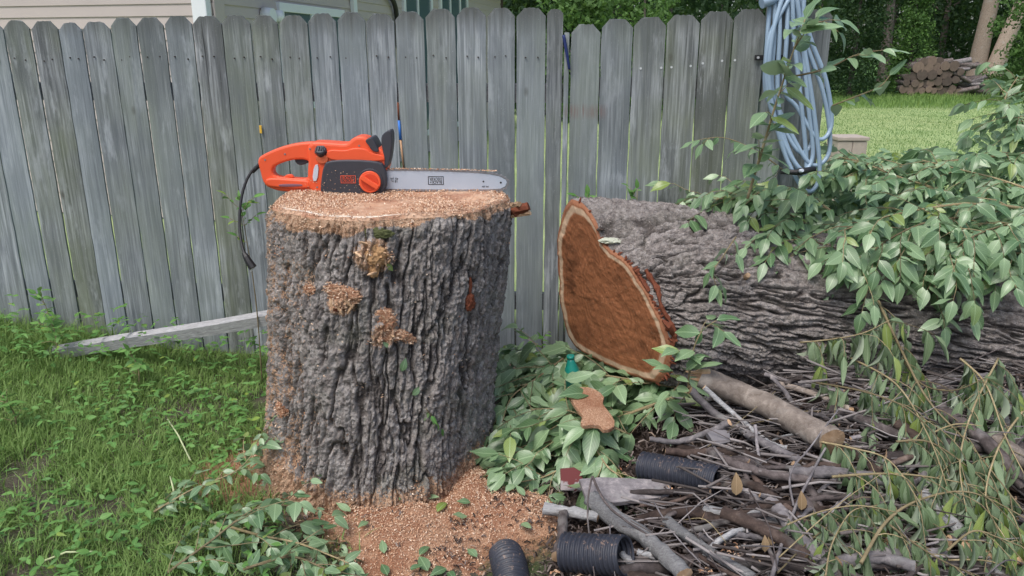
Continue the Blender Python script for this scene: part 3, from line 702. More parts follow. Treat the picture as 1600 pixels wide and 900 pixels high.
# ------------------------------------------------------------------ chainsaw
sx_ = 3.06 / 1200
SO = P(413, 303, 3.03); SO.z = STZ + .018
saw = empty('chainsaw', SO, 'orange corded chainsaw with dark grey cover standing on top of the stump', 'chainsaw')
def zc(pts, s=6.667, ox=380, oy=220): return [((ox + a / s - 413) * sx_, (303 - (oy + b / s)) * sx_) for a, b in pts]
def plate(name, loops, y, half, bev, mat, it=2):
    me = curve_mesh(name, [chaikin(l, it) for l in loops], half - bev if half > bev else half * .3, bev); o = link(name, me, mat, saw); o.location = (0, y, 0)
    for pl in me.polygons: pl.use_smooth = False
    return o
outer = zc([(222, 240), (290, 200), (430, 140), (600, 98), (740, 84), (880, 86), (900, 200), (905, 330), (872, 560), (720, 556), (420, 542), (340, 520), (262, 482), (238, 330)])
hole = zc([(318, 300), (470, 236), (600, 210), (720, 216), (758, 280), (742, 360), (716, 458), (560, 452), (330, 432)])
plate('rear_handle', [outer, hole], 0, .026, .009, ORANGE)
body = zc([(760, 90), (860, 86), (1000, 96), (1120, 105), (1165, 85), (1225, 32), (1300, 28), (1352, 58), (1390, 125), (1480, 158), (1508, 200), (1512, 300), (1440, 400), (1000, 545), (735, 552), (745, 350), (765, 250)])
plate('motor_housing', [body], .005, .050, .012, ORANGE)
lip = zc([(930, 135), (1120, 150), (1200, 120), (1330, 130), (1370, 170), (1495, 195), (1500, 240), (940, 235)])
plate('housing_rib', [lip], -.046, .006, .004, ORANGE)
cover = zc([(950, 238), (1465, 248), (1500, 320), (1512, 400), (1505, 500), (1450, 566), (1350, 574), (862, 566), (870, 470), (905, 310)])
plate('side_cover', [cover], -.052, .016, .006, BLACKP)
plate('bottom_guard', [zc([(300, 432), (560, 452), (720, 462), (725, 500), (640, 512), (330, 500), (285, 470)])], -.004, .034, .006, ORANGE)
plate('grip_insert', [zc([(410, 485), (640, 484), (650, 500), (420, 506)])], -.036, .004, .002, plain('dull_violet_grip', (.20, .10, .13), .6))
plate('trigger', [zc([(565, 228), (728, 222), (738, 250), (612, 302)])], 0, .011, .004, BLACKP)
plate('trigger_guard_tab', [zc([(450, 430), (480, 400), (530, 398), (545, 420), (500, 412), (470, 445)])], -.01, .008, .003, ORANGE, 1)
plate('oil_window', [zc([(795, 285), (838, 280), (812, 442), (762, 444)])], -.046, .003, .001, CLEAR, 1)
# knob with a diagonal grip
kx, kz = zc([(1362, 442)])[0]; kr = 109 / 6.667 * sx_
mb = MB(); pr = [(0, kr * 1.08, -.068), (0, kr * 1.08, -.072)]
def disc(name, r, y0, y1, mat, parent=saw, n=48, bev=.002):
    pts = [Vector((kx, y0, kz)), Vector((kx, y1 + bev, kz)), Vector((kx, y1, kz))]; vv, ff = tube_vf(pts, [r, r, r - bev], n, True); return MB().add(vv, ff).obj(name, mat, parent, smooth=True)
disc('knob_collar', kr * 1.2, -.060, -.072, BLACKP); kn = disc('bar_knob', kr, -.070, -.082, ORANGE); disc('knob_dish', kr * .80, -.081, -.0835, plain('deep_orange_plastic', (.62, .06, .02), .45, .4))
a_ = R(-33); Mx = Matrix.Translation((kx, 0, kz)) @ Matrix.Rotation(-a_, 4, 'Y')
MB().box(-kr * .93, kr * .93, -.094, -.080, -kr * .22, kr * .22, Mx).obj('knob_grip', ORANGE, saw, bevel=.003)
# oil cap
ox, oz = zc([(870, 140)])[0]; mb = MB()
vv, ff = tube_vf([Vector((ox, -.035, oz - .012)), Vector((ox, -.050, oz + .004)), Vector((ox, -.055, oz + .009))], [.021, .0215, .018], 28, True); mb.add(vv, ff)
mb.obj('oil_cap', BLACKP, saw, smooth=True); mb = MB()
for k in range(14):
    w = 2 * math.pi * k / 14; M_ = Matrix.Translation((ox, -.043, oz - .003)) @ Matrix.Rotation(R(-43), 4, 'X') @ Matrix.Rotation(w, 4, 'Z')
    mb.box(.0195, .0235, -.0022, .0022, -.009, .009, M_)
mb.obj('cap_ridges', BLACKP, saw)
plate('cap_recess', [zc([(820, 190), (930, 180), (935, 250), (870, 268), (822, 240)])], -.048, .004, .002, plain('recess_orange', (.55, .12, .05), .5))
# front hand guard and front handle
plate('front_handle', [zc([(1330, 40), (1375, 18), (1395, 22), (1445, 130), (1440, 145), (1395, 135), (1365, 80)])], .0, .055, .004, BLACKP)
plate('hand_guard', [zc([(1490, 10), (1520, -30), (1560, -52), (1580, -50), (1582, 40), (1560, 200), (1528, 300), (1505, 310), (1515, 210), (1495, 110)])], -.01, .036, .004, BLACKP)
for (a, b) in ((490, 180), (760, 122), (282, 238), (1258, 90), (1432, 200), (805, 510)):
    x_, z_ = zc([(a, b)])[0]; MB().cyl((x_, -.028 if a < 700 else -.0465, z_), (x_, -.022 if a < 700 else -.040, z_), .0035, .0035, 12).obj('screw', CHAINM, saw)
# guide bar and chain
def z2(pts): return zc(pts, 5.625, 560, 200)
bar = z2([(215, 408), (400, 406), (700, 410), (1000, 422), (1150, 436), (1240, 455), (1292, 485), (1300, 505), (1285, 540), (1245, 560), (1150, 566), (800, 568), (215, 562)])
me = curve_mesh('guide_bar', [bar], .0024, .0); o = link('guide_bar', me, STEEL, saw); o.location = (0, -.030, 0); BARo = o
cl = smooth_path([Vector((x, 0, z)) for x, z in z2([(190, 400), (400, 398), (700, 402), (1000, 414), (1160, 428), (1250, 448), (1302, 480), (1311, 507), (1295, 548), (1250, 568), (1150, 575), (800, 577), (190, 571)])], 12)
Ls = [0]
for i in range(1, len(cl)): Ls.append(Ls[-1] + (cl[i] - cl[i - 1]).length)
mb = MB(); sp_ = .0085; nl = int(Ls[-1] / sp_)
cxb = Vector((.75, 0, .04))
def at_len(s):
    i = min(max(1, int(np.searchsorted(Ls, s))), len(cl) - 1); t_ = (s - Ls[i - 1]) / max(1e-6, Ls[i] - Ls[i - 1]); return cl[i - 1].lerp(cl[i], t_), (cl[i] - cl[i - 1]).normalized()
for k in range(nl):
    c, t_ = at_len((k + .5) * sp_); ou = Vector((-t_.z, 0, t_.x)); an = math.atan2(t_.z, t_.x)
    M_ = Matrix.Translation(c + Vector((0, -.030, 0))) @ Matrix.Rotation(-an, 4, 'Y')
    yo = .003 if k % 2 else .0045
    mb.box(-.0047, .0047, -yo, yo, -.0026, .0022, M_)
    if k % 2 == 0: mb.add([M_ @ Vector(q) for q in ((-.004, -.004, .002), (.003, -.004, .002), (.004, -.003, .0068), (-.003, -.004, .0045), (-.004, .001, .002), (.003, .001, .002), (.004, .001, .0068), (-.003, .001, .0045))],
                          [(0, 1, 2, 3), (7, 6, 5, 4), (0, 4, 5, 1), (1, 5, 6, 2), (2, 6, 7, 3), (3, 7, 4, 0)])
mb.obj('chain', CHAINM, saw)
def frame_loop(cx_, cz_, w, h, t_):
    return [[(cx_ - w, cz_ - h), (cx_ + w, cz_ - h), (cx_ + w, cz_ + h), (cx_ - w, cz_ + h)], [(cx_ - w + t_, cz_ - h + t_), (cx_ + w - t_, cz_ - h + t_), (cx_ + w - t_, cz_ + h - t_), (cx_ - w + t_, cz_ + h - t_)]]
lx, lz = z2([(688, 489)])[0]
me = curve_mesh('logo_frame', frame_loop(lx, lz, .0305, .0165, .0022), .0004); o = link('logo_frame', me, INK, saw); o.location = (0, -.0332, 0)
tm = text_mesh('BLACK+\nDECKER', .0150); tm.transform(Matrix.Rotation(math.pi, 4, 'Y')); tm.transform(Matrix.Scale(.88, 4, (1, 0, 0))); link('logo_letters', tm, INK, saw, (lx, -.0332, lz))
tm = text_mesh('18 in.\n45 cm', .0125); tm.transform(Matrix.Rotation(math.pi, 4, 'Y')); link('size_letters', tm, INK, saw, (z2([(330, 483)])[0][0], -.0332, lz + .002))
for (a, b, r_) in ((1098, 498, .0035), (1248, 507, .004)):
    x_, z_ = z2([(a, b)])[0]; MB().cyl((x_, -.0334, z_), (x_, -.032, z_), r_, r_, 12).obj('bar_rivet', INK, saw)
tm = text_mesh('3/8 .050', .008); tm.transform(Matrix.Rotation(math.pi, 4, 'Y')); link('gauge_letters', tm, INK, saw, (z2([(1115, 541)])[0][0], -.0332, z2([(1115, 541)])[0][1]))
lx, lz = zc([(1140, 420)])[0]
me = curve_mesh('badge_frame', frame_loop(lx, lz, .0290, .0148, .0020), .0004); o = link('badge_frame', me, OPRINT, saw); o.location = (0, -.0690, 0)
tm = text_mesh('BLACK+\nDECKER', .0135); tm.transform(Matrix.Scale(.90, 4, (1, 0, 0))); link('badge_letters', tm, OPRINT, saw, (lx, -.0690, lz))
# cord
def sl(px, py, dy=0.): x_, z_ = (px - 413) * sx_, (303 - py) * sx_; return Vector((x_, dy, z_))
cp = smooth_path([sl(420, 262), sl(404, 268), sl(391, 286, -.02), sl(383, 315, -.05), sl(382, 350, -.09), sl(388, 378, -.13), sl(396, 394, -.16)], 8)
v_, f_ = tube_vf(cp, [.0055] * len(cp), 10, True); MB().add(v_, f_).obj('cord', RUBBER, saw, smooth=True)
v_, f_ = tube_vf(smooth_path([sl(419, 261), sl(410, 265), sl(398, 276)], 5), [.011, .011, .0105, .010, .0095, .009, .009, .008, .0075, .007, .0065], 12, True); MB().add(v_, f_).obj('cord_sleeve', RUBBER, saw, smooth=True)
v_, f_ = tube_vf([sl(393, 389, -.155), sl(397, 395, -.16), sl(401, 402, -.165), sl(407, 411, -.17)], [.008, .013, .015, .017], 8, True); pl_ = MB().add(v_, f_).obj('plug', RUBBER, saw)
MB().box(-.003, .003, -.002, .002, -.016, 0, Matrix.Translation(sl(407, 411, -.172)) @ Matrix.Rotation(R(35), 4, 'Y')).obj('plug_prong', NAIL, saw)
# chips lying on the saw
n = 140; cx_ = RS.uniform(.15, .47, n); pos = np.stack([cx_, RS.uniform(-.05, .0, n), .125 - .00 * cx_ + RS.uniform(-.004, .004, n)], 1)
pos2 = np.stack([RS.uniform(.48, .95, 700), RS.normal(-.03, .004, 700), np.interp(RS.uniform(0, 1, 700), [0, 1], [.083, .083])], 1); pos2[:, 2] = .0835 - .009 * np.clip((pos2[:, 0] - .48) / .45, 0, 1) ** 2 + RS.uniform(0, .004, 700)
pos2 = pos2[pos2[:, 0] < .925]
f3 = np.stack([RS.uniform(.18, .46, 90), np.full(90, -.0705), RS.uniform(.01, .085, 90)], 1)
chips('saw_chips', pos2, np.tile([0, 0, 1.], (len(pos2), 1)), .0045, CHIP, saw)
chips('cover_chips', f3, np.tile([0, -1., 0.2], (90, 1)), .003, CHIP, saw)

# ------------------------------------------------------------------ fallen log
xc = [0.28, .62, 1.05, 1.75, 2.35, 3.2, 4.0]; ycn = [3.30, 3.30, 3.30, 3.24, 3.14, 3.05, 3.0]; zcn = [.575, .555, .525, .465, .385, .33, .30]; rc = [.425, .405, .375, .315, .27, .24, .22]
NL, NA = 820, 560
U = np.linspace(0, 1, NL); PH = np.linspace(0, 2 * np.pi, NA, endpoint=False)
UUg, PHg = np.meshgrid(U, PH, indexing='ij'); UUg = UUg.ravel(); PHg = PHg.ravel()
# the cut lies in the plane x = .25 + .72 (3.5 - y) + .13 (.29 - z)
OUT = [(893, 311), (910, 317), (922, 330), (934, 350), (938, 371), (954, 390), (983, 410), (1000, 436), (1022, 473), (1042, 513), (1051, 545), (1047, 575), (1030, 598), (1000, 591), (960, 575), (925, 558), (900, 543), (888, 525), (880, 490), (875, 440), (872, 400), (876, 350), (884, 322)]
YC, ZC = 3.20, .60; oph = []; orr = []
for a, b in OUT:
    d_ = ray(a, b); t_ = (.25 + .72 * 3.5 + .13 * (.29 - CH)) / (d_[0] + .72 * d_[1] + .13 * d_[2]); y_, z_ = d_[1] * t_, CH + d_[2] * t_
    oph.append(math.atan2(z_ - ZC, YC - y_) % (2 * math.pi)); orr.append(math.hypot(y_ - YC, z_ - ZC))
o_ = np.argsort(oph); oph = np.array(oph)[o_]; orr = np.array(orr)[o_]
rface = np.interp(PHg, oph, orr, period=2 * np.pi)
ycf = lambda X: YC + (np.interp(X, xc, ycn) - YC) * sst(X, .4, 1.5)
zcf = lambda X: ZC + (np.interp(X, xc, zcn) - ZC) * sst(X, .4, 1.3)
x_start = .25 + .72 * (3.5 - YC + rface * np.cos(PHg)) + .13 * (.29 - ZC - rface * np.sin(PHg))
X = x_start + UUg ** 1.25 * (3.9 - x_start)
rl0 = np.interp(X, xc, rc); rl = rl0 + (rface - rl0) * np.exp(-np.clip(X - x_start, 0, 9) * 2.6)
p3 = np.stack([X, rl * np.cos(PHg), rl * np.sin(PHg)], 1)
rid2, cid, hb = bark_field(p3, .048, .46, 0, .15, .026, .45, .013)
d = hb + .008 * fbm(p3 * 3.5, 2, 8)
rr = rl + d * sst(UUg, 0, .01)
yy = ycf(X) - rr * np.cos(PHg); zz_ = zcf(X) + rr * np.sin(PHg)
lo = np.array([.5, 3.3, 0]); lv = np.stack([X, yy, zz_], 1)
log = empty('fallen_log', tuple(lo), 'thick felled trunk with reddish cut face lying along the fence', 'fallen log')
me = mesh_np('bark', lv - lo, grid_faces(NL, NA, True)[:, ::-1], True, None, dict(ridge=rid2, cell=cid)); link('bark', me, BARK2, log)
ring = lv.reshape(NL, NA, 3)[0]; cen = ring.mean(0); NR3 = 60; UF = np.concatenate([[.001], np.linspace(.03, 1, NR3)])
fv = cen[None, None] + (ring[None] - cen) * UF[:, None, None]; nrm_f = np.cross(ring[NA // 4] - cen, ring[0] - cen); nrm_f /= np.linalg.norm(nrm_f)
if nrm_f[0] > 0: nrm_f = -nrm_f
ff_ = fv.reshape(-1, 3); uu_ = np.repeat(UF, NA); hh = .006 * fbm(ff_ * 9, 3, 120) + .004 * fbm(ff_ * 45, 3, 121) + .010
ff_ = ff_ + nrm_f * (hh * (1 - sst(uu_, .96, 1.)))[:, None]
me = mesh_np('cut_face', ff_ - lo, grid_faces(len(UF), NA, True), True, np.stack([uu_, np.tile(PH, len(UF))], 1)); link('cut_face', me, CUT_FACE, log)
# torn fringe along the rim
mb = MB()
for i in range(0, NA, 5):
    ph = PH[i]; deg = math.degrees(ph) % 360
    if not (deg < 110 or deg > 285) or random.random() < .35: continue
    q_ = Vector(ring[i]); o_ = (q_ - Vector(cen)).normalized()
    for s_ in range(2):
        d_ = (o_ * random.uniform(.2, 1) + Vector((random.uniform(-.3, .8), random.gauss(0, .3), random.gauss(0, .3)))).normalized(); ln = random.uniform(.006, .024)
        pts = [q_ - Vector(lo) - d_ * .004, q_ - Vector(lo) + d_ * ln * .5, q_ - Vector(lo) + d_ * ln]; vv, ff = tube_vf(pts, [.006, .005, .001], 5, True, .3); mb.add(vv, ff)
mb.obj('torn_fringe', REDBARK, log)
_rel = lv - np.array([0, 0, CH]); _dep = _rel @ _fw; _lx = 800 + F * _rel[:, 0] / _dep; _ly = 450 - F * (_rel @ _up) / _dep
def on_log(px, py):
    m_ = np.where((np.abs(_lx - px) < 4) & (np.abs(_ly - py) < 4))[0]
    if not len(m_): return None, None
    w = Vector(lv[m_[np.argmin(_dep[m_])]]); return w, Vector((0, w.y - float(ycf(np.array([w.x]))[0]), w.z - float(zcf(np.array([w.x]))[0]))).normalized()
# peeled strips of inner bark right behind the face, pale knot, small sawn twig
for pts in ([(1008, 420), (1022, 450), (1030, 480), (1046, 510), (1058, 535)], [(1000, 452), (1012, 470), (1024, 492)], [(990, 418), (1002, 436), (1010, 452)], [(1018, 488), (1038, 500), (1050, 520), (1046, 546)]):
    q_ = [on_log(*a)for a in pts]; w_ = [a + n_ * .004 - Vector(lo) for a, n_ in q_ if a]
    if len(w_) > 2:
        sp = smooth_path(w_, 5); vv, ff = tube_vf(sp, [random.uniform(.005, .013) for _ in sp], 6, True, .3); MB().add(vv, ff).obj('bark_strip', REDBARK, log)
w, nn_ = on_log(950, 374)
PKN = plain('pale_callus', (.48, .50, .40), .8, .2, var=.3, nscale=40, bump=.6)
def lump_at(w, nn_, sx, sz, seed, mat, parent, base, name):
    bm = bmesh.new(); bmesh.ops.create_icosphere(bm, subdivisions=4, radius=1); co = np.array([x.co[:] for x in bm.verts]); dn = 1 + .4 * fbm(co * 1.6 + seed, 3, seed) + .25 * fbm(co * 6, 3, seed)
    tang = Vector((1, 0, 0)); u2 = nn_.cross(tang)
    for vv, k, c in zip(bm.verts, dn, co): vv.co = w - base + (tang * c[0] * sx + u2 * c[2] * sz + nn_ * c[1] * min(sx, sz) * .4) * k
    me = bpy.data.meshes.new(name); bm.to_mesh(me); bm.free(); return link(name, me, mat, parent)
if w:
    lump_at(w, nn_, .045, .03, 41, PKN, log, Vector(lo), 'pale_knot'); w2, n2_ = on_log(937, 362)
    if w2: lump_at(w2, n2_, .016, .02, 44, DARKW, log, Vector(lo), 'dark_hollow')
w, nn_ = on_log(1170, 435)
MB().cyl(w - nn_ * .02 - Vector(lo), w + nn_ * .025 - Vector(lo), .012, .010, 12).obj('sawn_twig_stub', PALE, log, smooth=True)
w, nn_ = on_log(1020, 590)

# ------------------------------------------------------------------ sawdust round the stump foot
nx, ny = 200, 110; X, Y = np.meshgrid(np.linspace(-1.35, .45, nx), np.linspace(1.95, 3.0, ny)); X = X.ravel(); Y = Y.ravel()
def saw_h(X, Y):
    pq = np.stack([X, Y, X * 0], 1)
    h = .045 * np.exp(-(((X + .42) / .20) ** 2 + ((Y - 2.38) / .10) ** 2)) + .06 * np.exp(-(((X + .14) / .09) ** 2 + ((Y - 2.58) / .16) ** 2)) + .05 * np.exp(-(((X - .03) / .16) ** 2 + ((Y - 2.42) / .14) ** 2)) + .022 * np.exp(-(((X + .28) / .34) ** 2 + ((Y - 2.22) / .16) ** 2)) + .02 * np.exp(-(((X + .95) / .12) ** 2 + ((Y - 2.62) / .16) ** 2)) + .035 * np.exp(-(((X + 1.10) / .06) ** 2 + ((Y - 2.85) / .13) ** 2))
    return h * (1 + .25 * fbm(pq * 9, 3, 130)) + .007 * fbm(pq * 40, 3, 131) + .020 * fbm(pq * 5, 3, 133) - .013
h = saw_h(X, Y); me = mesh_np('sawdust_pile', np.stack([X, Y, gz(X, Y) + h], 1), grid_faces(ny, nx), True)
tag(link('sawdust_pile', me, DUST), 'heap of orange-brown sawdust round the front foot of the stump', 'sawdust', kind='stuff')
n = 48000; X = RS.uniform(-1.3, .45, n); Y = RS.uniform(1.95, 2.9, n); h = saw_h(X, Y); keep = (h + RS.normal(0, .008, n) > .006) & (np.hypot(X + .578, Y - 2.90) > .46); X, Y, h = X[keep], Y[keep], h[keep]
tag(chips('loose_wood_chips', np.stack([X, Y, gz(X, Y) + np.maximum(h, 0) + .003], 1), np.tile([0, 0, 1.], (len(X), 1)), .0056, CHIP, None, .35), 'loose pale wood shavings scattered over the sawdust heap', 'wood chips')

o = chips('dark_litter', np.stack([LX, LY, gz(LX, LY) + np.maximum(saw_h(LX, LY), 0) + .005], 1), np.tile([0, 0, 1.], (len(LX), 1)), .013, LITTER, None, .3); tag(o, 'dark bark crumbs mixed into the sawdust before the stump', 'bark bits')
# ------------------------------------------------------------------ grass and weeds on the left
def blades(name, X, Y, H, Wd, mat, lean=.5, z0=None):
    n = len(X); a = RS.rand(n) * 2 * np.pi; le = RS.uniform(.15, 1., n) * lean; z = gz(X, Y) - .005 if z0 is None else z0
    dx, dy = np.cos(a), np.sin(a); sx, sy = -dy, dx; V = []; UVs = []
    for t_, wf in ((0, 1.), (.35, .9), (.7, .6), (1., .05)):
        cx = X + dx * H * le * t_ ** 1.8; cy = Y + dy * H * le * t_ ** 1.8; cz = z + H * t_ * (1 - .35 * le * t_)
        for s_ in (-1, 1): V.append(np.stack([cx + sx * Wd * wf * s_ * .5, cy + sy * Wd * wf * s_ * .5, cz], 1)); UVs.append((s_ * .3, t_))
    V = np.stack(V, 1).reshape(-1, 3); b = np.arange(n)[:, None] * 8
    Fq = np.concatenate([b + np.array([[i, i + 1, i + 3, i + 2]]) for i in (0, 2, 4)], 0)
    me = mesh_np(name, V, Fq, True, np.tile(np.array(UVs), (n, 1)), dict(rnd=np.repeat(RS.rand(n), 8))); return link(name, me, mat)
n = 170000; X = RS.uniform(-4.6, -.5, n); Y = RS.uniform(1.3, 4.3, n); pq = np.stack([X, Y, X * 0], 1)
den = fbm(pq * 2.6, 3, 140) + .35 * fbm(pq * 9, 2, 141); nearf = sst(Y, 3.3, 3.9); keep = (den + nearf * .5 + RS.normal(0, .15, n) > -.34) & (Y < fence_y(X) - .03) & (np.hypot(X + .53, Y - 2.95) > .56)
right = sst(X, -1.05, -.75) * sst(-Y, -2.8, -2.5); keep &= RS.rand(n) > right * .9
keep &= ~((np.hypot((X + 1.05) / .9, (Y - 2.7)) < .22) & (RS.rand(n) < .7))
X, Y, nearf, pq = X[keep], Y[keep], nearf[keep], pq[keep]
H = RS.uniform(.03, .10, len(X)) * (1 + 1.2 * nearf * sst(-X, 1.6, 2.6)) * (1 + .6 * fbm(pq * 1.5, 2, 150)); Wd = RS.uniform(.002, .0045, len(X)) * np.where(RS.rand(len(X)) < .08, 2., 1.)
tag(blades('grass', X, Y, H, Wd, GRASSM, 1.1), 'tangled green grass between the fence and the stump', 'grass', kind='stuff')
items = []
for i in range(4800):
    x = random.uniform(-4.0, -.72); y = random.uniform(1.5, 4.2)
    if y > fence_y(x) - .04 or math.hypot(x + .53, y - 2.95) < .56: continue
    if x > -1.25 and y < 2.6 and random.random() < .6: continue
    fn = float(fbm(np.array([[x * 2.2, y * 2.2, 0]]), 2, 160)[0])
    if fn < .02 and y < 3.5 and random.random() < .8: continue
    hgt = random.uniform(.02, .09) + (random.uniform(0, .17) if y > 3.5 else 0); z = gz1(x, y)
    a = random.random() * 6.28
    for k_ in range(random.choice((1, 2, 3))):
        a += 2.1; items.append((Vector((x, y, z + hgt)), Vector((math.cos(a), math.sin(a), random.uniform(-.2, .5))), Vector((random.gauss(0, .3), random.gauss(-.2, .3), 1)), random.uniform(.018, .045)))
o = link('weeds', merged_leaves('weeds', WEEDL, items, WEED)); tag(o, 'low broad-leaved weeds growing among the grass by the fence', 'weeds', kind='stuff')
# leaves and weeds at the foot of the fence right of the stump
for (px, py, D, hh, nl_, lb) in ((848, 535, 3.62, .24, 7, 'feathery green weed growing against the fence right of the stump'), (395, 455, 3.6, .95, 6, 'thin climbing weed on the fence beside the hanging plug'),
                                 (690 + 230, 330, 3.70, .95, 3, 'short leafy shoot in front of the first gate board'), (996, 330, 3.68, .98, 3, 'light green shoot above the log at the second gate board'), (90, 560, 3.7, .38, 9, 'broad tall weed at the left fence foot'), (215, 590, 3.5, .2, 5, 'dock weed in front of the leaning rail'), (30, 700, 3.0, .2, 6, 'bushy weed at the left edge of the grass')):
    b = P(px, py, D); b.z = gz1(b.x, b.y); 
    path = [b, b + Vector((.01, 0, hh * .5)), b + Vector((-.01, -.02, hh))]
    leafy(lb, path, .004, .0015, nl_, .09, .05, .022, WEEDL, name='weed_plant', cat='weed', start=.35 if hh < .5 else .82, droop=.2, spread=1.3)
for (px0, py0, px1, py1, lb) in ((298, 720, 262, 655, 'dry pale straw stalk lying in the grass, nearest the stump'), (275, 785, 266, 745, 'short pale stalk standing at the edge of the sawdust'), (60, 880, 150, 862, 'long pale stalk lying in the bottom left corner')):
    a = G(px0, py0, .03); b = G(px1, py1, .07); o = tube_obj('straw_stalk', [a, a.lerp(b, .5) + Vector((0, 0, .02)), b], .004, .003, plain('straw', (.45, .50, .28), .7), None, 6); tag(o, lb, 'stalk')

# ------------------------------------------------------------------ leafy cut branches
def mound(x, y):
    x = np.asarray(x, float); y = np.asarray(y, float); pq = np.stack([x.ravel(), y.ravel(), x.ravel() * 0], 1)
    h = (.20 + .12 * sst(pq[:, 0], .8, 1.4)) * sst(pq[:, 0], .25, .9) * sst(pq[:, 1], 1.7, 2.5) * (1 - .3 * sst(pq[:, 1], 2.7, 3.1)) + .03 * sst(pq[:, 0], .0, .3)
    h = h * (1 + .25 * fbm(pq * 3, 3, 170)) + .02 * fbm(pq * 14, 3, 171)
    h = h * sst(-pq[:, 0], -4.2, -3.4) - .03 * (1 - sst(pq[:, 0], .05, .3))
    return (h).reshape(x.shape)
def mz(x, y): return gz1(x, y) + float(mound(np.array([x]), np.array([y]))[0])
def lift(l, clear=.05):
    """points along the same sight lines, brought forward until they clear the pile"""
    out = []
    for a, b, D in l:
        w = P(a, b, D)
        while w.z < mz(w.x, w.y) + clear and D > 1.5: D -= .015; w = P(a, b, D)
        out.append(w)
    return out
def PP(l): return [P(*a) for a in l]
# left front branch on the ground
leafy('leafy cut branch lying on the ground left of the sawdust', PP([(330, 815, 2.28), (400, 835, 2.22), (470, 850, 2.18), (545, 880, 2.08)]), .006, .002, 9, .19, .068, .030, droop=.35, start=0)
leafy('leafy twig tangled at the left foot of the stump', PP([(262, 895, 2.02), (330, 845, 2.13), (400, 795, 2.24), (470, 790, 2.30)]), .005, .002, 10, .18, .066, .028, droop=.3, start=0)
leafy('leafy twig in the bottom edge below the stump, left part', PP([(380, 890, 2.0), (450, 870, 2.05), (500, 885, 2.02), (530, 900, 1.97)]), .005, .002, 7, .15, .062, .032, droop=.3, start=0)
leafy('small leafy shoot leaning on the left side of the stump', PP([(432, 800, 2.5), (418, 730, 2.62), (412, 690, 2.66), (425, 655, 2.62)]), .004, .0015, 6, .10, .045, .022, droop=.3, start=0)
leafy('leafy twig between grass and sawdust left of the stump', PP([(240, 800, 2.35), (300, 765, 2.42), (370, 735, 2.48), (405, 695, 2.58)]), .004, .0015, 8, .15, .055, .026, droop=.35, start=0)
# scattered single leaves on sawdust: things
lv_pts = [(683, 800), (665, 770), (700, 885), (735, 790), (790, 775), (625, 785), (640, 882), (697, 880), (782, 872), (730, 803), (575, 815), (605, 890), (760, 745), (815, 815), (548, 800), (655, 862), (745, 860), (668, 885), (820, 780), (600, 860)]
for (px, py) in lv_pts:
    w = G(px, py, .05); w.z = gz1(w.x, w.y) + max(0, float(saw_h(np.array([w.x]), np.array([w.y]))[0])) + .015
    a = random.random() * 6.28; o = leaf_obj(FRESH, None, w, Vector((math.cos(a), math.sin(a), .35)), Vector((0, -.3, 1)), random.uniform(.05, .075)); o.name = 'fallen_leaf'
    tag(o, f"green leaf on the sawdust, number {['one','two','three','four','five','six','seven','eight','nine','ten','eleven','twelve','thirteen','fourteen','fifteen','sixteen','seventeen','eighteen','nineteen','twenty'][sorted(lv_pts).index((px, py))]} counted from the left", 'leaf', 'leaves fallen on the sawdust')
# heap between stump and log
def heap(items_, box_px, n, D0, D1, L, meshes, zfun, nrm=(0, -.4, 1), dirf=None):
    pass
items = []
for i in range(2200):
    px = random.uniform(775, 1075); py = random.uniform(545, 800); tpy = (py - 545) / 255
    lim = 1068 if py < 700 else 1000 - (py - 700) * .6
    if px > lim: continue
    D = 3.40 - tpy * .80 + random.uniform(0, .15); w = P(px, py, D); 
    if math.hypot(w.x + .53, w.y - 2.95) < .5: continue
    w.z = max(w.z, .02); a = random.random() * 6.28
    items.append((w, Vector((math.cos(a), math.sin(a) - .3, random.uniform(-.7, .2))), Vector((random.gauss(0, .4), random.gauss(-.5, .4), 1)), random.uniform(.07, .12)))
o = link('leaf_mass', merged_leaves('leaf_mass', FRESH, items, LEAF)); tag(o, 'dense mass of green leaves under the cut branches between stump and log', 'leaves', kind='stuff')
br = [([(1075, 613, 2.95), (1000, 640, 2.90), (940, 660, 2.85), (886, 668, 2.82)], .0085, 8, 'leafy branch with pale sawn end crossing below the cut face'),
      ([(1060, 606, 3.05), (980, 592, 3.1), (900, 580, 3.15), (840, 570, 3.2)], .006, 11, 'long thin leafy branch just under the cut face'),
      ([(930, 645, 2.85), (880, 680, 2.78), (830, 700, 2.74), (785, 712, 2.72)], .005, 10, 'leafy branch reaching left towards the stump side'),
      ([(960, 700, 2.7), (900, 720, 2.65), (850, 745, 2.6), (800, 755, 2.58)], .005, 10, 'leafy branch at the lower edge of the leaf heap'),
      ([(880, 560, 3.25), (840, 590, 3.1), (800, 620, 3.0), (785, 660, 2.9)], .005, 11, 'leafy branch against the fence side of the leaf heap'),
      ([(985, 680, 2.72), (940, 660, 2.75), (880, 640, 2.82), (825, 640, 2.9)], .005, 11, 'leafy branch in the middle of the leaf heap'),
      ([(930, 700, 2.62), (950, 730, 2.52), (975, 750, 2.45), (1000, 790, 2.36)], .004, 5, 'leafy twig hanging over the maroon board')]
for pts, r_, nt_, lb in br:
    leafy(lb, PP(pts), r_, .002, nt_, .24, .115, .042, droop=.35, start=0., maxl=150, group=None)
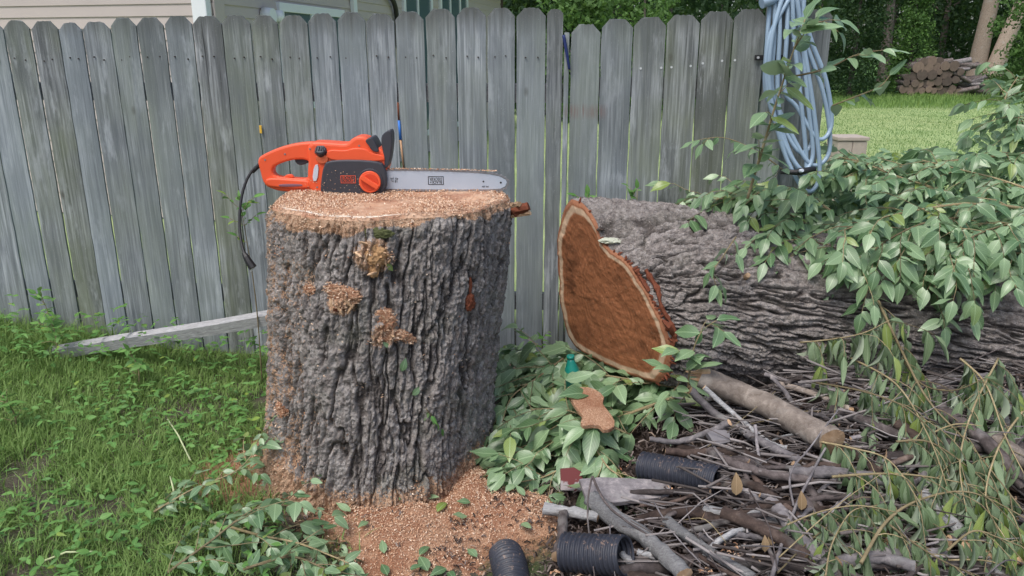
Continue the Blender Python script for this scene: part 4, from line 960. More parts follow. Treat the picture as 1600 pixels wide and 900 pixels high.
# fallen crown on the right: filler mass and many branches
items = []
def crown_top(px): return float(np.interp(px, [1180, 1240, 1300, 1400, 1500, 1560, 1600, 1750], [335, 265, 228, 215, 208, 165, 120, 50]))
def crown_bot(px): return float(np.interp(px, [1180, 1240, 1300, 1400, 1500, 1600, 1750], [370, 390, 420, 435, 455, 480, 520]))
for i in range(5200):
    px = random.uniform(1185, 1760); a_t, b_t = crown_top(px), crown_bot(px); t_ = random.random() ** .8; py = a_t + 18 + (b_t - a_t - 18) * t_
    D = 4.15 - t_ * .95 + random.uniform(0, .35); w = P(px, py, D); a = random.random() * 6.28
    cy_, cz_, r_ = (float(np.interp(w.x, xc, k_)) for k_ in (ycn, zcn, rc))
    if math.hypot(w.y - cy_, w.z - cz_) < r_ + .02: continue
    items.append((w, Vector((math.cos(a), math.sin(a) - .3, random.uniform(-.9, .1))), Vector((random.gauss(0, .45), random.gauss(-.5, .4), 1)), random.uniform(.06, .10)))
o = link('leaf_mass', merged_leaves('leaf_mass', FRESH, items, LEAF)); tag(o, 'dense green foliage of the felled crown lying over the log', 'leaves', kind='stuff')
crown_br = [([(1620, 330, 3.3), (1520, 318, 3.25), (1400, 335, 3.2), (1310, 362, 3.1)], .009, 'long bare-stemmed leafy branch crossing the front of the fallen crown'),
 ([(1600, 240, 3.8), (1500, 250, 3.75), (1400, 262, 3.7), (1300, 280, 3.65)], .007, 'leafy branch along the top of the fallen crown'),
 ([(1480, 300, 3.5), (1400, 275, 3.6), (1350, 255, 3.7), (1310, 245, 3.8)], .006, 'leafy branch rising to the hose side of the crown'),
 ([(1620, 350, 3.2), (1540, 350, 3.2), (1480, 380, 3.1), (1440, 440, 3.0)], .006, 'leafy branch drooping over the log in the crown middle'),
 ([(1620, 300, 3.5), (1560, 280, 3.6), (1500, 265, 3.6), (1440, 250, 3.7)], .006, 'leafy branch high in the back of the crown'),
 ([(1380, 400, 3.1), (1320, 390, 3.15), (1260, 375, 3.2), (1210, 360, 3.25)], .006, 'leafy branch at the left tip of the crown on the log'),
 ([(1640, 200, 3.9), (1600, 185, 4.0), (1570, 160, 4.0), (1590, 120, 4.1)], .006, 'leafy branch standing up at the right edge of the picture'),
 ([(1640, 400, 3.1), (1570, 395, 3.1), (1500, 400, 3.05), (1450, 405, 3.05)], .006, 'leafy branch low in the crown above the log bark'),
 ([(1300, 330, 3.3), (1250, 300, 3.35), (1200, 290, 3.4), (1150, 300, 3.45)], .005, 'leafy branch reaching left below the hose'),
 ([(1640, 350, 3.2), (1580, 350, 3.1), (1520, 370, 3.0), (1480, 400, 2.95)], .006, 'leafy branch at the right in the crown front'),
 ([(1500, 340, 3.2), (1440, 350, 3.1), (1380, 380, 3.05), (1340, 420, 3.0)], .005, 'leafy branch hanging down the crown front over bark'),
 ([(1260, 350, 3.3), (1210, 325, 3.35), (1140, 310, 3.42), (1060, 322, 3.5)], .005, 'leafy branch lying on the log top before the gate')]
for pts, r_, lb in crown_br:
    leafy(lb, PP(pts), r_, .002, 15, .30, .088, .031, droop=.45, start=0., maxl=295, tip_up=.0)
# sapling in front of the hose
sap = leafy('upright thin sapling with sparse broad leaves in front of the hose', PP([(1168, 310, 3.05), (1195, 220, 3.02), (1213, 160, 3.0), (1236, 90, 2.98), (1258, 30, 2.96)]), .006, .002, 8, .12, .115, .04, droop=.35, start=.0, name='sapling', cat='sapling')
leafy('leafy side shoot pointing right above the lawn', PP([(1236, 120, 2.99), (1290, 108, 2.95), (1340, 85, 2.92), (1385, 78, 2.9)]), .004, .0015, 2, .09, .085, .05, droop=.2, start=.1)
leafy('upper leafy shoot of the sapling over dark trees', PP([(1240, 75, 2.98), (1268, 40, 2.95), (1290, 35, 2.95), (1310, 50, 2.94)]), .003, .0015, 2, .08, .085, .045, droop=.3, start=.1)
leafy('low leafy shoot across the lawn left of the woodpile', PP([(1300, 165, 2.95), (1340, 150, 2.92), (1375, 135, 2.9), (1390, 118, 2.9)]), .003, .0015, 1, .07, .08, .045, droop=.4, start=.1)
leafy('arching leafy twig before the gate boards', PP([(1230, 270, 3.2), (1180, 235, 3.2), (1130, 215, 3.22), (1085, 220, 3.25)]), .003, .0012, 3, .09, .07, .045, droop=.6, start=.1)
leafy('bluish leafy sprig hanging over the log face side', PP([(1150, 370, 3.0), (1130, 400, 2.92), (1115, 425, 2.88), (1120, 450, 2.86)]), .003, .0012, 3, .06, .075, .045, droop=.6)
leafy('fresh leafy shoot in front of the log near its cut face', PP([(1075, 610, 2.8), (1080, 560, 2.78), (1095, 520, 2.76), (1120, 500, 2.75)]), .004, .0015, 4, .10, .09, .045, droop=.4)
leafy('low leafy twig at the lower rim of the cut face', PP([(1010, 640, 2.8), (1040, 620, 2.75), (1060, 600, 2.74), (1050, 580, 2.72)]), .003, .0015, 4, .09, .09, .045, droop=.4)
# wilted branches hanging over the brush pile
wl_ = [([(1372, 470, 2.9), (1405, 540, 2.75), (1450, 625, 2.6), (1520, 700, 2.4), (1600, 800, 2.2)], .006, 'long wilted branch running down over the log to the right edge'),
 ([(1275, 598, 2.75), (1350, 612, 2.65), (1420, 640, 2.55), (1480, 700, 2.45)], .004, 'wilted branch crossing low in front of the log'),
 ([(1345, 880, 2.1), (1385, 815, 2.2), (1440, 780, 2.3), (1520, 770, 2.3), (1620, 820, 2.2)], .006, 'wilted branch arching over the right of the brush pile'),
 ([(1300, 745, 2.4), (1380, 740, 2.35), (1450, 745, 2.3), (1530, 760, 2.25)], .005, 'wilted branch with hanging leaves in the pile centre right'),
 ([(1250, 535, 2.85), (1300, 530, 2.8), (1350, 520, 2.75), (1390, 500, 2.75)], .003, 'thin wilted twig on the log bark'),
 ([(1500, 560, 2.6), (1540, 600, 2.5), (1570, 680, 2.4), (1600, 740, 2.3)], .004, 'wilted branch at the far right over the pile'),
 ([(1410, 560, 2.7), (1440, 600, 2.6), (1490, 610, 2.55), (1540, 590, 2.5)], .004, 'wilted twig with bunched leaves in front of the log'),
 ([(1400, 690, 2.45), (1450, 690, 2.4), (1500, 720, 2.35), (1560, 770, 2.25)], .004, 'wilted branch low at the right side of the pile'),
 ([(1290, 900, 2.05), (1300, 850, 2.1), (1330, 800, 2.15), (1370, 790, 2.2)], .003, 'wilted shoot at the bottom edge of the pile'),
 ([(1480, 860, 2.1), (1520, 830, 2.1), (1560, 840, 2.05), (1610, 860, 2.0)], .004, 'wilted leafy twig in the bottom right corner')]
wl_ += [([(1330, 560, 2.75), (1400, 600, 2.6), (1450, 680, 2.42), (1480, 760, 2.3)], .004, 'wilted branch falling steeply from the log into the pile'),
 ([(1560, 560, 2.6), (1520, 640, 2.45), (1500, 720, 2.3), (1510, 800, 2.15)], .004, 'wilted branch hanging down near the right edge'),
 ([(1280, 690, 2.45), (1330, 700, 2.4), (1390, 720, 2.32), (1440, 790, 2.2)], .004, 'wilted branch over the end of the peeled log'),
 ([(1390, 820, 2.1), (1430, 850, 2.05), (1480, 880, 2.0), (1530, 900, 1.95)], .004, 'wilted branch at the bottom right over grey wood'),
 ([(1600, 640, 2.45), (1560, 700, 2.35), (1540, 780, 2.2), (1570, 840, 2.1)], .004, 'wilted branch at the very right below the crown'),
 ([(1230, 820, 2.12), (1280, 800, 2.15), (1340, 790, 2.18), (1400, 800, 2.15)], .003, 'low wilted twig among the front sticks')]
for pts, r_, lb in wl_:
    leafy(lb, lift(pts, .11), r_, .0015, 8, .18, .112, .028, meshes=WILTED, droop=.8, start=0.05, hang=.68, maxl=95, tip_up=0)

# ------------------------------------------------------------------ brush pile
X, Y = np.meshgrid(np.linspace(.05, 4.2, 240), np.linspace(1.5, 3.15, 110))
me = mesh_np('brush_litter', np.stack([X.ravel(), Y.ravel(), (gz(X, Y) + mound(X, Y)).ravel()], 1), grid_faces(110, 240), True)
LM = M('rotten_litter', .95, .1); v_ = LM.vec(rnd=False); LM.col(LM.ramp(LM.noise(v_, 45, 6, .75), [(.3, (.015, .011, .010)), (.5, (.05, .036, .030)), (.7, (.13, .095, .08))])); LM.bump(LM.noise(v_, 70, 5, .8), 1., .02)
tag(link('brush_litter', me, LM.m), 'dark rotten litter and soil under the brush pile', 'litter', kind='stuff')
n = 16000; X = RS.uniform(.1, 3.2, n); Y = RS.uniform(1.6, 3.05, n)
o = chips('bark_bits', np.stack([X, Y, gz(X, Y) + mound(X, Y) + RS.uniform(.002, .03, n)], 1), np.tile([0, -.2, 1.], (n, 1)), .024, LITTER, None, .22); tag(o, 'broken bark bits and crumbs covering the brush pile', 'bark bits')
n = 1500; X = RS.uniform(.05, .7, n); Y = RS.uniform(1.9, 2.6, n); pq = np.stack([X, Y, X * 0], 1); kp = fbm(pq * 5, 2, 180) > .05; X, Y = X[kp], Y[kp]
o = chips('pile_chips', np.stack([X, Y, gz(X, Y) + mound(X, Y) + .02], 1), np.tile([0, -.2, 1.], (len(X), 1)), .009, CHIP); tag(o, 'orange wood shavings dusted over the left of the brush pile', 'wood chips')
def stick(name, pts, r0, r1, mat, label, cat='stick', group=None, n=9, endm=None, wob=.12, knots_=0):
    base = Vector(pts[0]); root = empty(name, base, label, cat, group); sp = smooth_path(pts, 7); sp = [p_ + rv(min(r0 * .10, .0015)) if 0 < i < len(sp) - 1 else p_ for i, p_ in enumerate(sp)]
    rad = [r0 + (r1 - r0) * i / (len(sp) - 1) for i in range(len(sp))]
    v, f = tube_vf([p_ - base for p_ in sp], rad, n, False, wob); MB().add(v, f).obj('bark', mat, root, smooth=True)
    for i_, (c, r_) in enumerate(((sp[0], r0), (sp[-1], r1))):
        if r_ < .006: continue
        t_ = (sp[1] - sp[0]).normalized() if i_ == 0 else (sp[-2] - sp[-1]).normalized(); c = c - base
        k0 = 0 if i_ == 0 else len(v) - n; ring_ = [Vector(q) for q in v[k0:k0 + n]]
        cc = c - t_ * r_ * .15; vv = ring_ + [cc]; ff = [(j, (j + 1) % n, n) for j in range(n)]
        MB().add(vv, ff).obj('cut_end', endm or PALE, root)
    return root
stick('peeled_log', lift([(1096, 590, 2.80), (1160, 616, 2.74), (1226, 648, 2.64), (1300, 690, 2.50)], .09), .043, .047, PEEL, 'thick pale peeled log with jagged end on top of the brush pile', 'log', n=20, wob=.09)
o = bpy.data.objects[-1] if False else None
for k_ in range(7):
    a = P(1090, 586 + random.uniform(-12, 14), 2.90); b = a + Vector((-random.uniform(.02, .06), random.gauss(0, .015), random.gauss(-.005, .012)))
rt = empty('torn_splinters', lift([(1094, 589, 2.80)], .10)[0], 'torn pale splinters at the broken end of the peeled log', 'splinters')
for k_ in range(9):
    a = Vector((0, random.gauss(0, .018), random.gauss(0, .018))); b = a + Vector((-random.uniform(.02, .055), random.gauss(0, .01), random.gauss(-.004, .01)))
    vv, ff = tube_vf([a + Vector((.03, 0, 0)), a, b], [.012, .010, .002], 5, True, .3); MB().add(vv, ff).obj('splinter', PALE, rt)
spec = [
 ([(1205, 590, 2.85), (1225, 610, 2.78), (1255, 650, 2.72), (1305, 675, 2.66)], .010, .014, STICKG, 'curved grey forked stick leaning on the peeled log'),
 ([(1195, 585, 2.95), (1250, 600, 2.92), (1320, 612, 2.88)], .012, .010, STICKG, 'straight grey stick behind the peeled log'),
 ([(1215, 600, 2.9), (1270, 615, 2.86), (1330, 640, 2.8)], .016, .014, PEEL, 'short pale stick behind the peeled log'),
 ([(1078, 610, 2.75), (1130, 655, 2.70), (1190, 690, 2.62), (1250, 720, 2.55)], .020, .018, STICKG, 'split grey branch just below the peeled log'),
 ([(1100, 605, 2.72), (1150, 650, 2.66), (1200, 690, 2.58), (1230, 700, 2.54)], .012, .010, GREYP, 'thin weathered lath beside the split branch'),
 ([(1015, 686, 2.62), (1060, 690, 2.60), (1105, 676, 2.58), (1140, 660, 2.56)], .012, .016, STICKG, 'short pale-ended stick above the corrugated pipe'),
 ([(1040, 705, 2.52), (1090, 708, 2.52), (1140, 700, 2.50)], .018, .018, DARKW, 'dark wet stick lying along the pipe top'),
 ([(1110, 705, 2.48), (1150, 725, 2.44), (1200, 740, 2.40), (1270, 750, 2.36)], .020, .016, STICK, 'brown stick with round cut end in the pile middle'),
 ([(1065, 722, 2.46), (1110, 725, 2.44), (1150, 730, 2.42)], .009, .012, STICK, 'slim brown stick crossing above the pipe'),
 ([(1235, 740, 2.36), (1290, 738, 2.34), (1350, 745, 2.30), (1420, 760, 2.26)], .026, .024, STICKG, 'grey log with hollow round end in the pile centre'),
 ([(1165, 725, 2.42), (1200, 770, 2.30), (1240, 800, 2.22), (1300, 850, 2.12)], .012, .010, DARKW, 'dark forked stick sloping to the lower right'),
 ([(1180, 665, 2.5), (1185, 710, 2.45), (1190, 740, 2.4)], .008, .006, STICKG, 'short upright grey twig in the pile middle'),
 ([(985, 770, 2.36), (1050, 768, 2.34), (1110, 768, 2.32)], .013, .010, STICK, 'brown branch lying before the corrugated pipe'),
 ([(1000, 790, 2.30), (1050, 785, 2.30), (1100, 765, 2.30), (1130, 755, 2.30)], .008, .007, DARKW, 'dark twig slanting below the pipe'),
 ([(850, 795, 2.34), (890, 800, 2.32), (935, 808, 2.30)], .026, .022, GREYP, 'weathered grey wood chunk at the left end of the pile'),
 ([(925, 780, 2.34), (970, 815, 2.24), (1020, 850, 2.14), (1070, 900, 2.02)], .040, .030, GREYP, 'flaky weathered board-like limb in front of the pile'),
 ([(880, 800, 2.3), (878, 840, 2.2), (870, 870, 2.1)], .020, .024, STICK, 'short brown stub standing by the front pipe'),
 ([(1040, 815, 2.2), (1100, 855, 2.1), (1180, 905, 2.0)], .022, .018, GREYP, 'long silvery limb at the bottom of the pile'),
 ([(1130, 800, 2.24), (1200, 830, 2.16), (1260, 870, 2.06)], .028, .024, DARKW, 'rotten dark log at the pile bottom'),
 ([(1080, 830, 2.16), (1150, 810, 2.2), (1230, 800, 2.22)], .014, .010, STICK, 'brown stick lying across the rotten log'),
 ([(1560, 690, 2.5), (1590, 715, 2.45), (1640, 735, 2.4)], .040, .040, PEEL, 'thick pale branch entering from the right edge'),
 ([(1470, 640, 2.6), (1540, 690, 2.5), (1600, 760, 2.38)], .030, .028, STICK, 'long brown branch running down the right side'),
 ([(1440, 770, 2.2), (1500, 830, 2.08), (1560, 900, 1.95)], .024, .020, GREYP, 'silvery branch sloping to the bottom right corner'),
 ([(1500, 850, 2.05), (1550, 870, 2.0), (1600, 875, 1.98)], .020, .018, PALE, 'pale peeled stick in the bottom right corner'),
 ([(1320, 700, 2.5), (1360, 730, 2.42), (1400, 770, 2.32)], .022, .020, DARKW, 'dark branch under the wilted leaves'),
 ([(1400, 660, 2.55), (1450, 700, 2.45), (1490, 740, 2.36)], .026, .024, DARKW, 'dark bark-covered limb right of the peeled log'),
 ([(1310, 880, 2.04), (1370, 870, 2.04), (1430, 885, 2.0)], .026, .022, STICKG, 'grey weathered log piece at the bottom edge'),
 ([(1300, 640, 2.75), (1360, 660, 2.68), (1420, 690, 2.58)], .022, .020, STICK, 'brown limb continuing right of the peeled log'),
]
for pts, r0, r1, m_, lb in spec: stick('stick', lift(pts, .03 + r0), r0 * .8, r1 * .8, m_, lb, n=12, wob=.12 if m_ != GREYP else .22)
# thin arching twigs in front
tw_ = [([(925, 745, 2.35), (918, 790, 2.2), (922, 850, 2.08), (930, 905, 2.0)], .0035, STICK, 'thin arching twig hanging in front of the corrugated pipe'),
 ([(926, 745, 2.35), (950, 790, 2.2), (1010, 835, 2.1), (1100, 890, 2.0)], .005, STICK, 'long bent twig forking over the front pipe to the right'),
 ([(953, 820, 2.15), (955, 860, 2.07), (962, 905, 2.0)], .0025, STICKG, 'pale thin twig in front of the pipe mouth'),
 ([(1205, 905, 1.95), (1225, 840, 2.05), (1248, 780, 2.15), (1290, 700, 2.3)], .007, STICKG, 'grey forked sapling stem standing in the pile foreground'),
 ([(1240, 790, 2.14), (1235, 740, 2.2), (1265, 700, 2.28), (1310, 640, 2.4)], .004, STICKG, 'left fork twig of the grey sapling stem'),
 ([(1246, 808, 2.1), (1290, 800, 2.12), (1330, 770, 2.15)], .004, STICKG, 'side twig sweeping right from the grey sapling stem'),
 ([(1022, 785, 2.3), (1050, 830, 2.15), (1095, 880, 2.05)], .003, STICKG, 'thin pale twig over the silvery limb'),
 ([(1070, 785, 2.3), (1085, 830, 2.18), (1130, 900, 2.02)], .003, STICK, 'thin brown twig in the pile front'),
 ([(1170, 765, 2.3), (1200, 820, 2.15), (1215, 890, 2.0)], .003, STICK, 'thin straight twig left of the grey sapling'),
 ([(980, 810, 2.22), (1060, 815, 2.2), (1130, 812, 2.2)], .003, STICK, 'thin horizontal twig above the silvery limb'),
 ([(1215, 895, 2.0), (1260, 850, 2.05), (1310, 810, 2.1)], .003, SAPST, 'thin yellowish twig rising right in the foreground')]
for pts, r_, m_, lb in tw_: stick('twig', lift(pts, .07), r_, r_ * .6, m_, lb, 'twig', n=6)
# the rest of the pile
USED = {}
def zone(x, y):
    q = 800 + 1200 * x / (y * .957 + 1.5 * .29)
    a = 'under the front pipe mouth' if q < 1040 else 'left of the grey forked sapling' if q < 1180 else 'around the grey forked sapling' if q < 1290 else 'below the hanging wilted leaves' if q < 1430 else 'near the pale branch at the right'
    b = 'at the very front' if y < 1.98 else 'in the front rows' if y < 2.2 else 'in the middle rows' if y < 2.45 else 'towards the peeled log' if y < 2.7 else 'against the fallen log'
    return a + ', ' + b
protos = []
for i in range(235):
    x = random.uniform(.3, 2.6); y = random.uniform(1.75, 2.95)
    if y > 2.75 and x < .5: continue
    if y > 3.0 - (x > 1.8) * .2: continue
    px_lim = x / y
    if x < .45 or (x < .75 and y > 2.28): continue
    L_ = random.uniform(.18, .75); an = random.choice((random.gauss(-.65, .4), random.gauss(.05, .35), random.gauss(-.9, .5))); big = random.random() < .42
    r_ = random.uniform(.012, .026) if big else random.uniform(.004, .012)
    dx, dy = math.cos(an), math.sin(an) * .7; pts = []
    bend = random.gauss(0, .05)
    for k_ in range(5):
        t_ = k_ / 4 - .5; xx = x + dx * L_ * t_ - dy * bend * (1 - 4 * t_ * t_) * .5; yy = y + dy * L_ * t_ + dx * bend * (1 - 4 * t_ * t_) * .5; yy = min(max(yy, 1.6), 3.0) + random.gauss(0, .004)
        pts.append(Vector((xx, yy, mz(xx, yy) + r_ + random.uniform(.0, .03 if big else .06))))
    m_ = random.choice((STICK, STICK, STICKG, STICKG, GREYP, DARKW, DARKW))
    if y > 2.45 and .7 < x < 1.35 and big: continue
    tone = 'brown' if m_ is STICK else 'grey' if m_ is STICKG else 'silvery' if m_ is GREYP else 'blackish'
    lb = f"{'thick' if r_ > .02 else 'stout' if big else 'slim' if r_ > .008 else 'thin'} {'long' if L_ > .5 else 'short' if L_ < .3 else 'broken'} {tone} stick {zone(x, y)}"
    stick('stick', pts, r_, r_ * random.uniform(.55, .9), m_, lb, 'stick', 'dead sticks in the brush pile', n=9 if big else 6, wob=.28 if m_ is GREYP else .14)
for i in range(110):
    x = random.uniform(.25, 2.5); y = random.uniform(1.75, 2.75)
    if x < .45: continue
    an = random.uniform(-1.3, .8); L_ = random.uniform(.15, .5); z = mz(x, y) + random.uniform(.01, .08)
    d_ = Vector((math.cos(an), math.sin(an) * .6, random.gauss(0, .2))); pts = [Vector((x, y, z)), Vector((x, y, z + random.gauss(.02, .02))) + d_ * L_ * .5, Vector((x, y, z)) + d_ * L_]
    for q_ in pts: q_.z = max(q_.z, .02)
    o = tube_obj('thin_twig', smooth_path(pts, 4), random.uniform(.0015, .004), .001, random.choice((STICK, STICKG, STICK, SAPST)), None, 5, .1)
    tag(o, f"{'long' if L_ > .35 else 'short' if L_ < .22 else 'bent'} hair-thin dry twig {'rising' if an > 0 else 'sloping'} {zone(x, y)}", 'twig', 'thin dry twigs on the brush pile')
mb = MB()
for i in range(2200):
    x = random.uniform(.42, 3.0); y = random.uniform(1.7, 3.0)
    if x < .72 and y > 2.3: continue
    an = random.choice((random.gauss(-.65, .5), random.gauss(.1, .5))); L_ = random.uniform(.06, .38); z = mz(x, y) + random.uniform(.0, .07); r_ = random.uniform(.0012, .0055)
    d_ = Vector((math.cos(an), math.sin(an) * .7, random.gauss(0, .18))); a = Vector((x, y, z)) - d_ * L_ * .5; b = a + d_ * L_ * .5 + rv(.012); c = a + d_ * L_ + rv(.012)
    vv, ff = tube_vf([a, b, c], [r_, r_ * .85, r_ * .6], 5, True, .15); mb.add(vv, ff)
bme = mb.mesh('fine_twigs', True); rr_ = np.repeat(RS.rand(2200), 15)[:len(bme.vertices)]; at_ = bme.attributes.new('rnd', 'FLOAT', 'POINT'); at_.data.foreach_set('value', np.asarray(np.repeat(RS.rand(len(bme.vertices) // 15 + 1), 15)[:len(bme.vertices)], np.float32))
TW = M('fine_twig_bark', .9, .15); TW.col(TW.mix(TW.noise(TW.vec(rnd=False), 60, 4), TW.ramp(TW.attr('rnd'), [(0., (.035, .028, .026)), (.5, (.10, .085, .08)), (1., (.26, .235, .23))]), TW.ramp(TW.attr('rnd'), [(0., (.06, .05, .045)), (.5, (.17, .15, .145)), (1., (.40, .37, .36))])))
o = link('fine_twigs', bme, TW.m); tag(o, 'countless short broken twigs filling the brush pile', 'twigs', kind='stuff')
# dry leaf
DRY = leaf_mat('dry_leaf', (.27, .18, .10), (.34, .24, .14), (.28, .19, .11), .7, .2, 0)
DL = [leaf_mesh('leaf', DRY, Wd=.6, fold=.3, curl=.5)]
for (px, py, D, s, lb) in ((1150, 762, 2.28, .075, 'oval tan dry leaf standing under the brown sticks'), (1252, 785, 2.1, .06, 'crumpled pale dry leaf caught on the grey sapling stem'), (1205, 840, 2.1, .05, 'curled dry leaf on the rotten log'), (1195, 850, 2.08, .05, 'brown dry leaf left of the sapling foot')):
    o = leaf_obj(DL, None, lift([(px, py + 12, D)], .05)[0], Vector((.05, .2, 1)), Vector((0, -1, .2)), s); o.name = 'dry_leaf'; tag(o, lb, 'dry leaf')

# corrugated pipes
def pipe(pts, r, label, amp=.006, pitch=.016):
    sp = smooth_path(pts, 30); L_ = sum((sp[i + 1] - sp[i]).length for i in range(len(sp) - 1)); base = sp[0]
    nn_ = int(L_ / pitch * 6); P2 = []; acc = [0]
    for i in range(1, len(sp)): acc.append(acc[-1] + (sp[i] - sp[i - 1]).length)
    for k_ in range(nn_ + 1):
        s_ = L_ * k_ / nn_; i = min(max(1, int(np.searchsorted(acc, s_))), len(sp) - 1); t_ = (s_ - acc[i - 1]) / max(1e-9, acc[i] - acc[i - 1]); P2.append(sp[i - 1].lerp(sp[i], t_) - base)
    rad = [r + amp * max(-.6, min(.6, math.sin(2 * math.pi * k_ / 6) * 1.3)) for k_ in range(nn_ + 1)]
    root = empty('corrugated_pipe', base, label, 'drain pipe')
    v, f = tube_vf(P2, rad, 40, False); MB().add(v, f).obj('outer_wall', PIPEM, root, smooth=True)
    v2, f2 = tube_vf(P2, [q - .0025 for q in rad], 40, False); mb = MB().add(v2, [q[::-1] for q in f2]); n0 = 0
    mb.obj('inner_wall', PIPEM, root, smooth=True)
    for e0 in (0, len(P2) - 1):
        mb = MB()
        a = [Vector(q) for q in v[e0 * 40:e0 * 40 + 40]]; b = [Vector(q) for q in v2[e0 * 40:e0 * 40 + 40]]
        mb.add(a + b, [(j, (j + 1) % 40, 40 + (j + 1) % 40, 40 + j) for j in range(40)])
        mb.obj('pipe_rim', PIPEM, root, smooth=True)
    return root
pipe([P(880, 862, 2.07), P(930, 866, 2.03), P(978, 868, 1.98)], .058, 'black corrugated drain pipe with open mouth facing right in the foreground')
pipe([P(790, 868, 2.20), P(797, 890, 2.10), P(806, 950, 1.95)], .055, 'black corrugated drain pipe dusted with leaves at the bottom edge')
pipe(lift([(1003, 728, 2.50), (1060, 738, 2.46), (1125, 752, 2.40)], .045), .050, 'black corrugated drain pipe half buried in the brush pile')
o = MB().box(-.045, .045, -.05, .05, -.03, .03).obj('pipe_elbow', PIPEM, None, P(858, 872, 2.18), bevel=.01) if False else None
# boards and slabs
def slab(name, outline_px, D, thick, mat, label, cat, tilt=0.):
    pts = [P(a, b, D + tilt * (b - outline_px[0][1])) for a, b in outline_px]
    while min(p_.z - mz(p_.x, p_.y) for p_ in pts) < .02 and D > 1.6: D -= .02; pts = [P(a, b, D + tilt * (b - outline_px[0][1])) for a, b in outline_px]
    c = sum(pts, Vector()) / len(pts); n = (pts[1] - pts[0]).cross(pts[2] - pts[0]).normalized()
    if n.y > 0: n = -n
    bm = bmesh.new(); vs = [bm.verts.new(p_ - c) for p_ in pts]; fc = bm.faces.new(vs); bm.normal_update()
    ex = bmesh.ops.extrude_face_region(bm, geom=[fc]); 
    for g_ in ex['geom']:
        if isinstance(g_, bmesh.types.BMVert): g_.co -= n * thick
    bmesh.ops.recalc_face_normals(bm, faces=bm.faces[:]); bmesh.ops.bevel(bm, geom=bm.edges[:], offset=.0015, segments=1, affect='EDGES')
    me = bpy.data.meshes.new(name); bm.to_mesh(me); bm.free(); o = link(name, me, mat); o.location = c; return tag(o, label, cat)
MAROON = M('flaking_maroon_paint', .75, .2); v_ = MAROON.vec(); MAROON.col(MAROON.mix(MAROON.ramp(MAROON.noise(v_, 14, 4), [(.52, 0.), (.56, 1.)]), (.16, .045, .045), (.36, .32, .32)))
slab('painted_board', [(876, 733), (898, 731), (909, 738), (913, 768), (876, 766)], 2.52, .03, MAROON.m, 'small board with flaking maroon paint below the leaf heap', 'board', -.001)
slab('bark_slab', [(a + random.uniform(-2, 2), b + random.uniform(-2, 2)) for a, b in chaikin([(881, 603), (900, 605), (925, 604), (945, 618), (940, 632), (955, 645), (962, 662), (948, 672), (932, 664), (905, 664), (910, 645), (895, 630)], 1)], 2.86, .018, DUST, 'flat sawdust-covered bark slab lying on the leaf heap', 'bark slab', -.004)
slab('grey_board', [(905, 748), (940, 745), (1010, 748), (1050, 752), (1045, 775), (960, 785), (915, 776)], 2.42, .02, STICKG, 'dull grey board lying behind the front limb', 'board', -.003)
for q_, lb in (([(1105, 676), (1122, 668), (1140, 674), (1142, 690), (1118, 696)], 'pale flat stone chunk among the sticks'),):
    slab('stone_chunk', q_, 2.55, .03, plain('grey_stone', (.20, .19, .20), .9, bump=.5), lb, 'stone', -.002)
# teal bottle in the leaves
BT = plain('teal_plastic', (.01, .22, .17), .3, .5)
bt = empty('plastic_bottle', P(897, 610, 3.0), 'teal green plastic bottle neck poking out of the leaf heap', 'bottle')
prof = [(0, .032), (.06, .034), (.10, .030), (.135, .016), (.145, .015)]
v, f = tube_vf([Vector((-.0 - .12 * z, 0, z)) for z, r_ in prof], [r_ for z, r_ in prof], 20, True); MB().add(v, f).obj('bottle_body', BT, bt, smooth=True)
v, f = tube_vf([Vector((-.0175, 0, .146)), Vector((-.019, 0, .160))], [.017, .016], 20, True); MB().add(v, f).obj('bottle_cap', BT, bt, smooth=True)

# ------------------------------------------------------------------ hose
pts = []; random.seed(21)
loops = [(1196, 1262, 225), (1207, 1288, 245), (1215, 1252, 262), (1203, 1272, 285), (1226, 1291, 205), (1199, 1262, 252)]
for i, (l, r_, b) in enumerate(loops):
    D = 3.66 - .012 * (i % 4) - (.018 if i > 3 else 0); tl = 1205 + i * 7; tr = 1226 + i * 6
    pts += [P(tl, -14, D), P(l + 3, 60, D - .02), P(l, 140, D - .01), P((l * 2 + r_) / 3 - 2, b * .82, D), P((l + r_) / 2 + 20, b + 12, D - .02), P(r_ + 8, b - 10, D), P(r_, b * .62, D - .01), P((r_ + tr) / 2 - 4, 60, D - .015), P(tr, -10, D - .02), P((tl + tr) / 2 + 4, -30, D + .02)]
sp = smooth_path(pts, 9); hr = empty('garden_hose', P(1235, -20, 3.66), 'steel-blue garden hose hanging in loose loops on the post', 'garden hose'); o0 = hr.location.copy()
v, f = tube_vf([p_ - o0 for p_ in sp], [.0100] * len(sp), 10, True); MB().add(v, f).obj('hose_coil', HOSE, hr, smooth=True)
v, f = tube_vf([P(1190, 5, 3.62) - o0, P(1205, 0, 3.63) - o0, P(1222, -10, 3.64) - o0], [.024, .022, .018], 12, True); MB().add(v, f).obj('hose_end', HOSE, hr, smooth=True)
hk = empty('hose_hook', P(1232, -18, 3.74), 'dark bracket holding the hose at the post top', 'bracket'); MB().box(-.10, .10, -.10, .02, -.012, .012).obj('bracket_arm', RUBBER, hk, bevel=.003); MB().box(-.10, .10, -.11, -.098, -.012, .05).obj('bracket_lip', RUBBER, hk, bevel=.003)
nz = empty('hose_nozzle', P(1250, 268, 3.58), 'dark hose fitting with a pale tip below the hose coil', 'nozzle')
v, f = tube_vf([Vector((-.09, 0, .0)), Vector((-.02, 0, -.004)), Vector((.0, 0, 0)), Vector((.07, 0, .012))], [.012, .013, .017, .012], 12, True); MB().add(v, f).obj('fitting', RUBBER, nz, smooth=True)
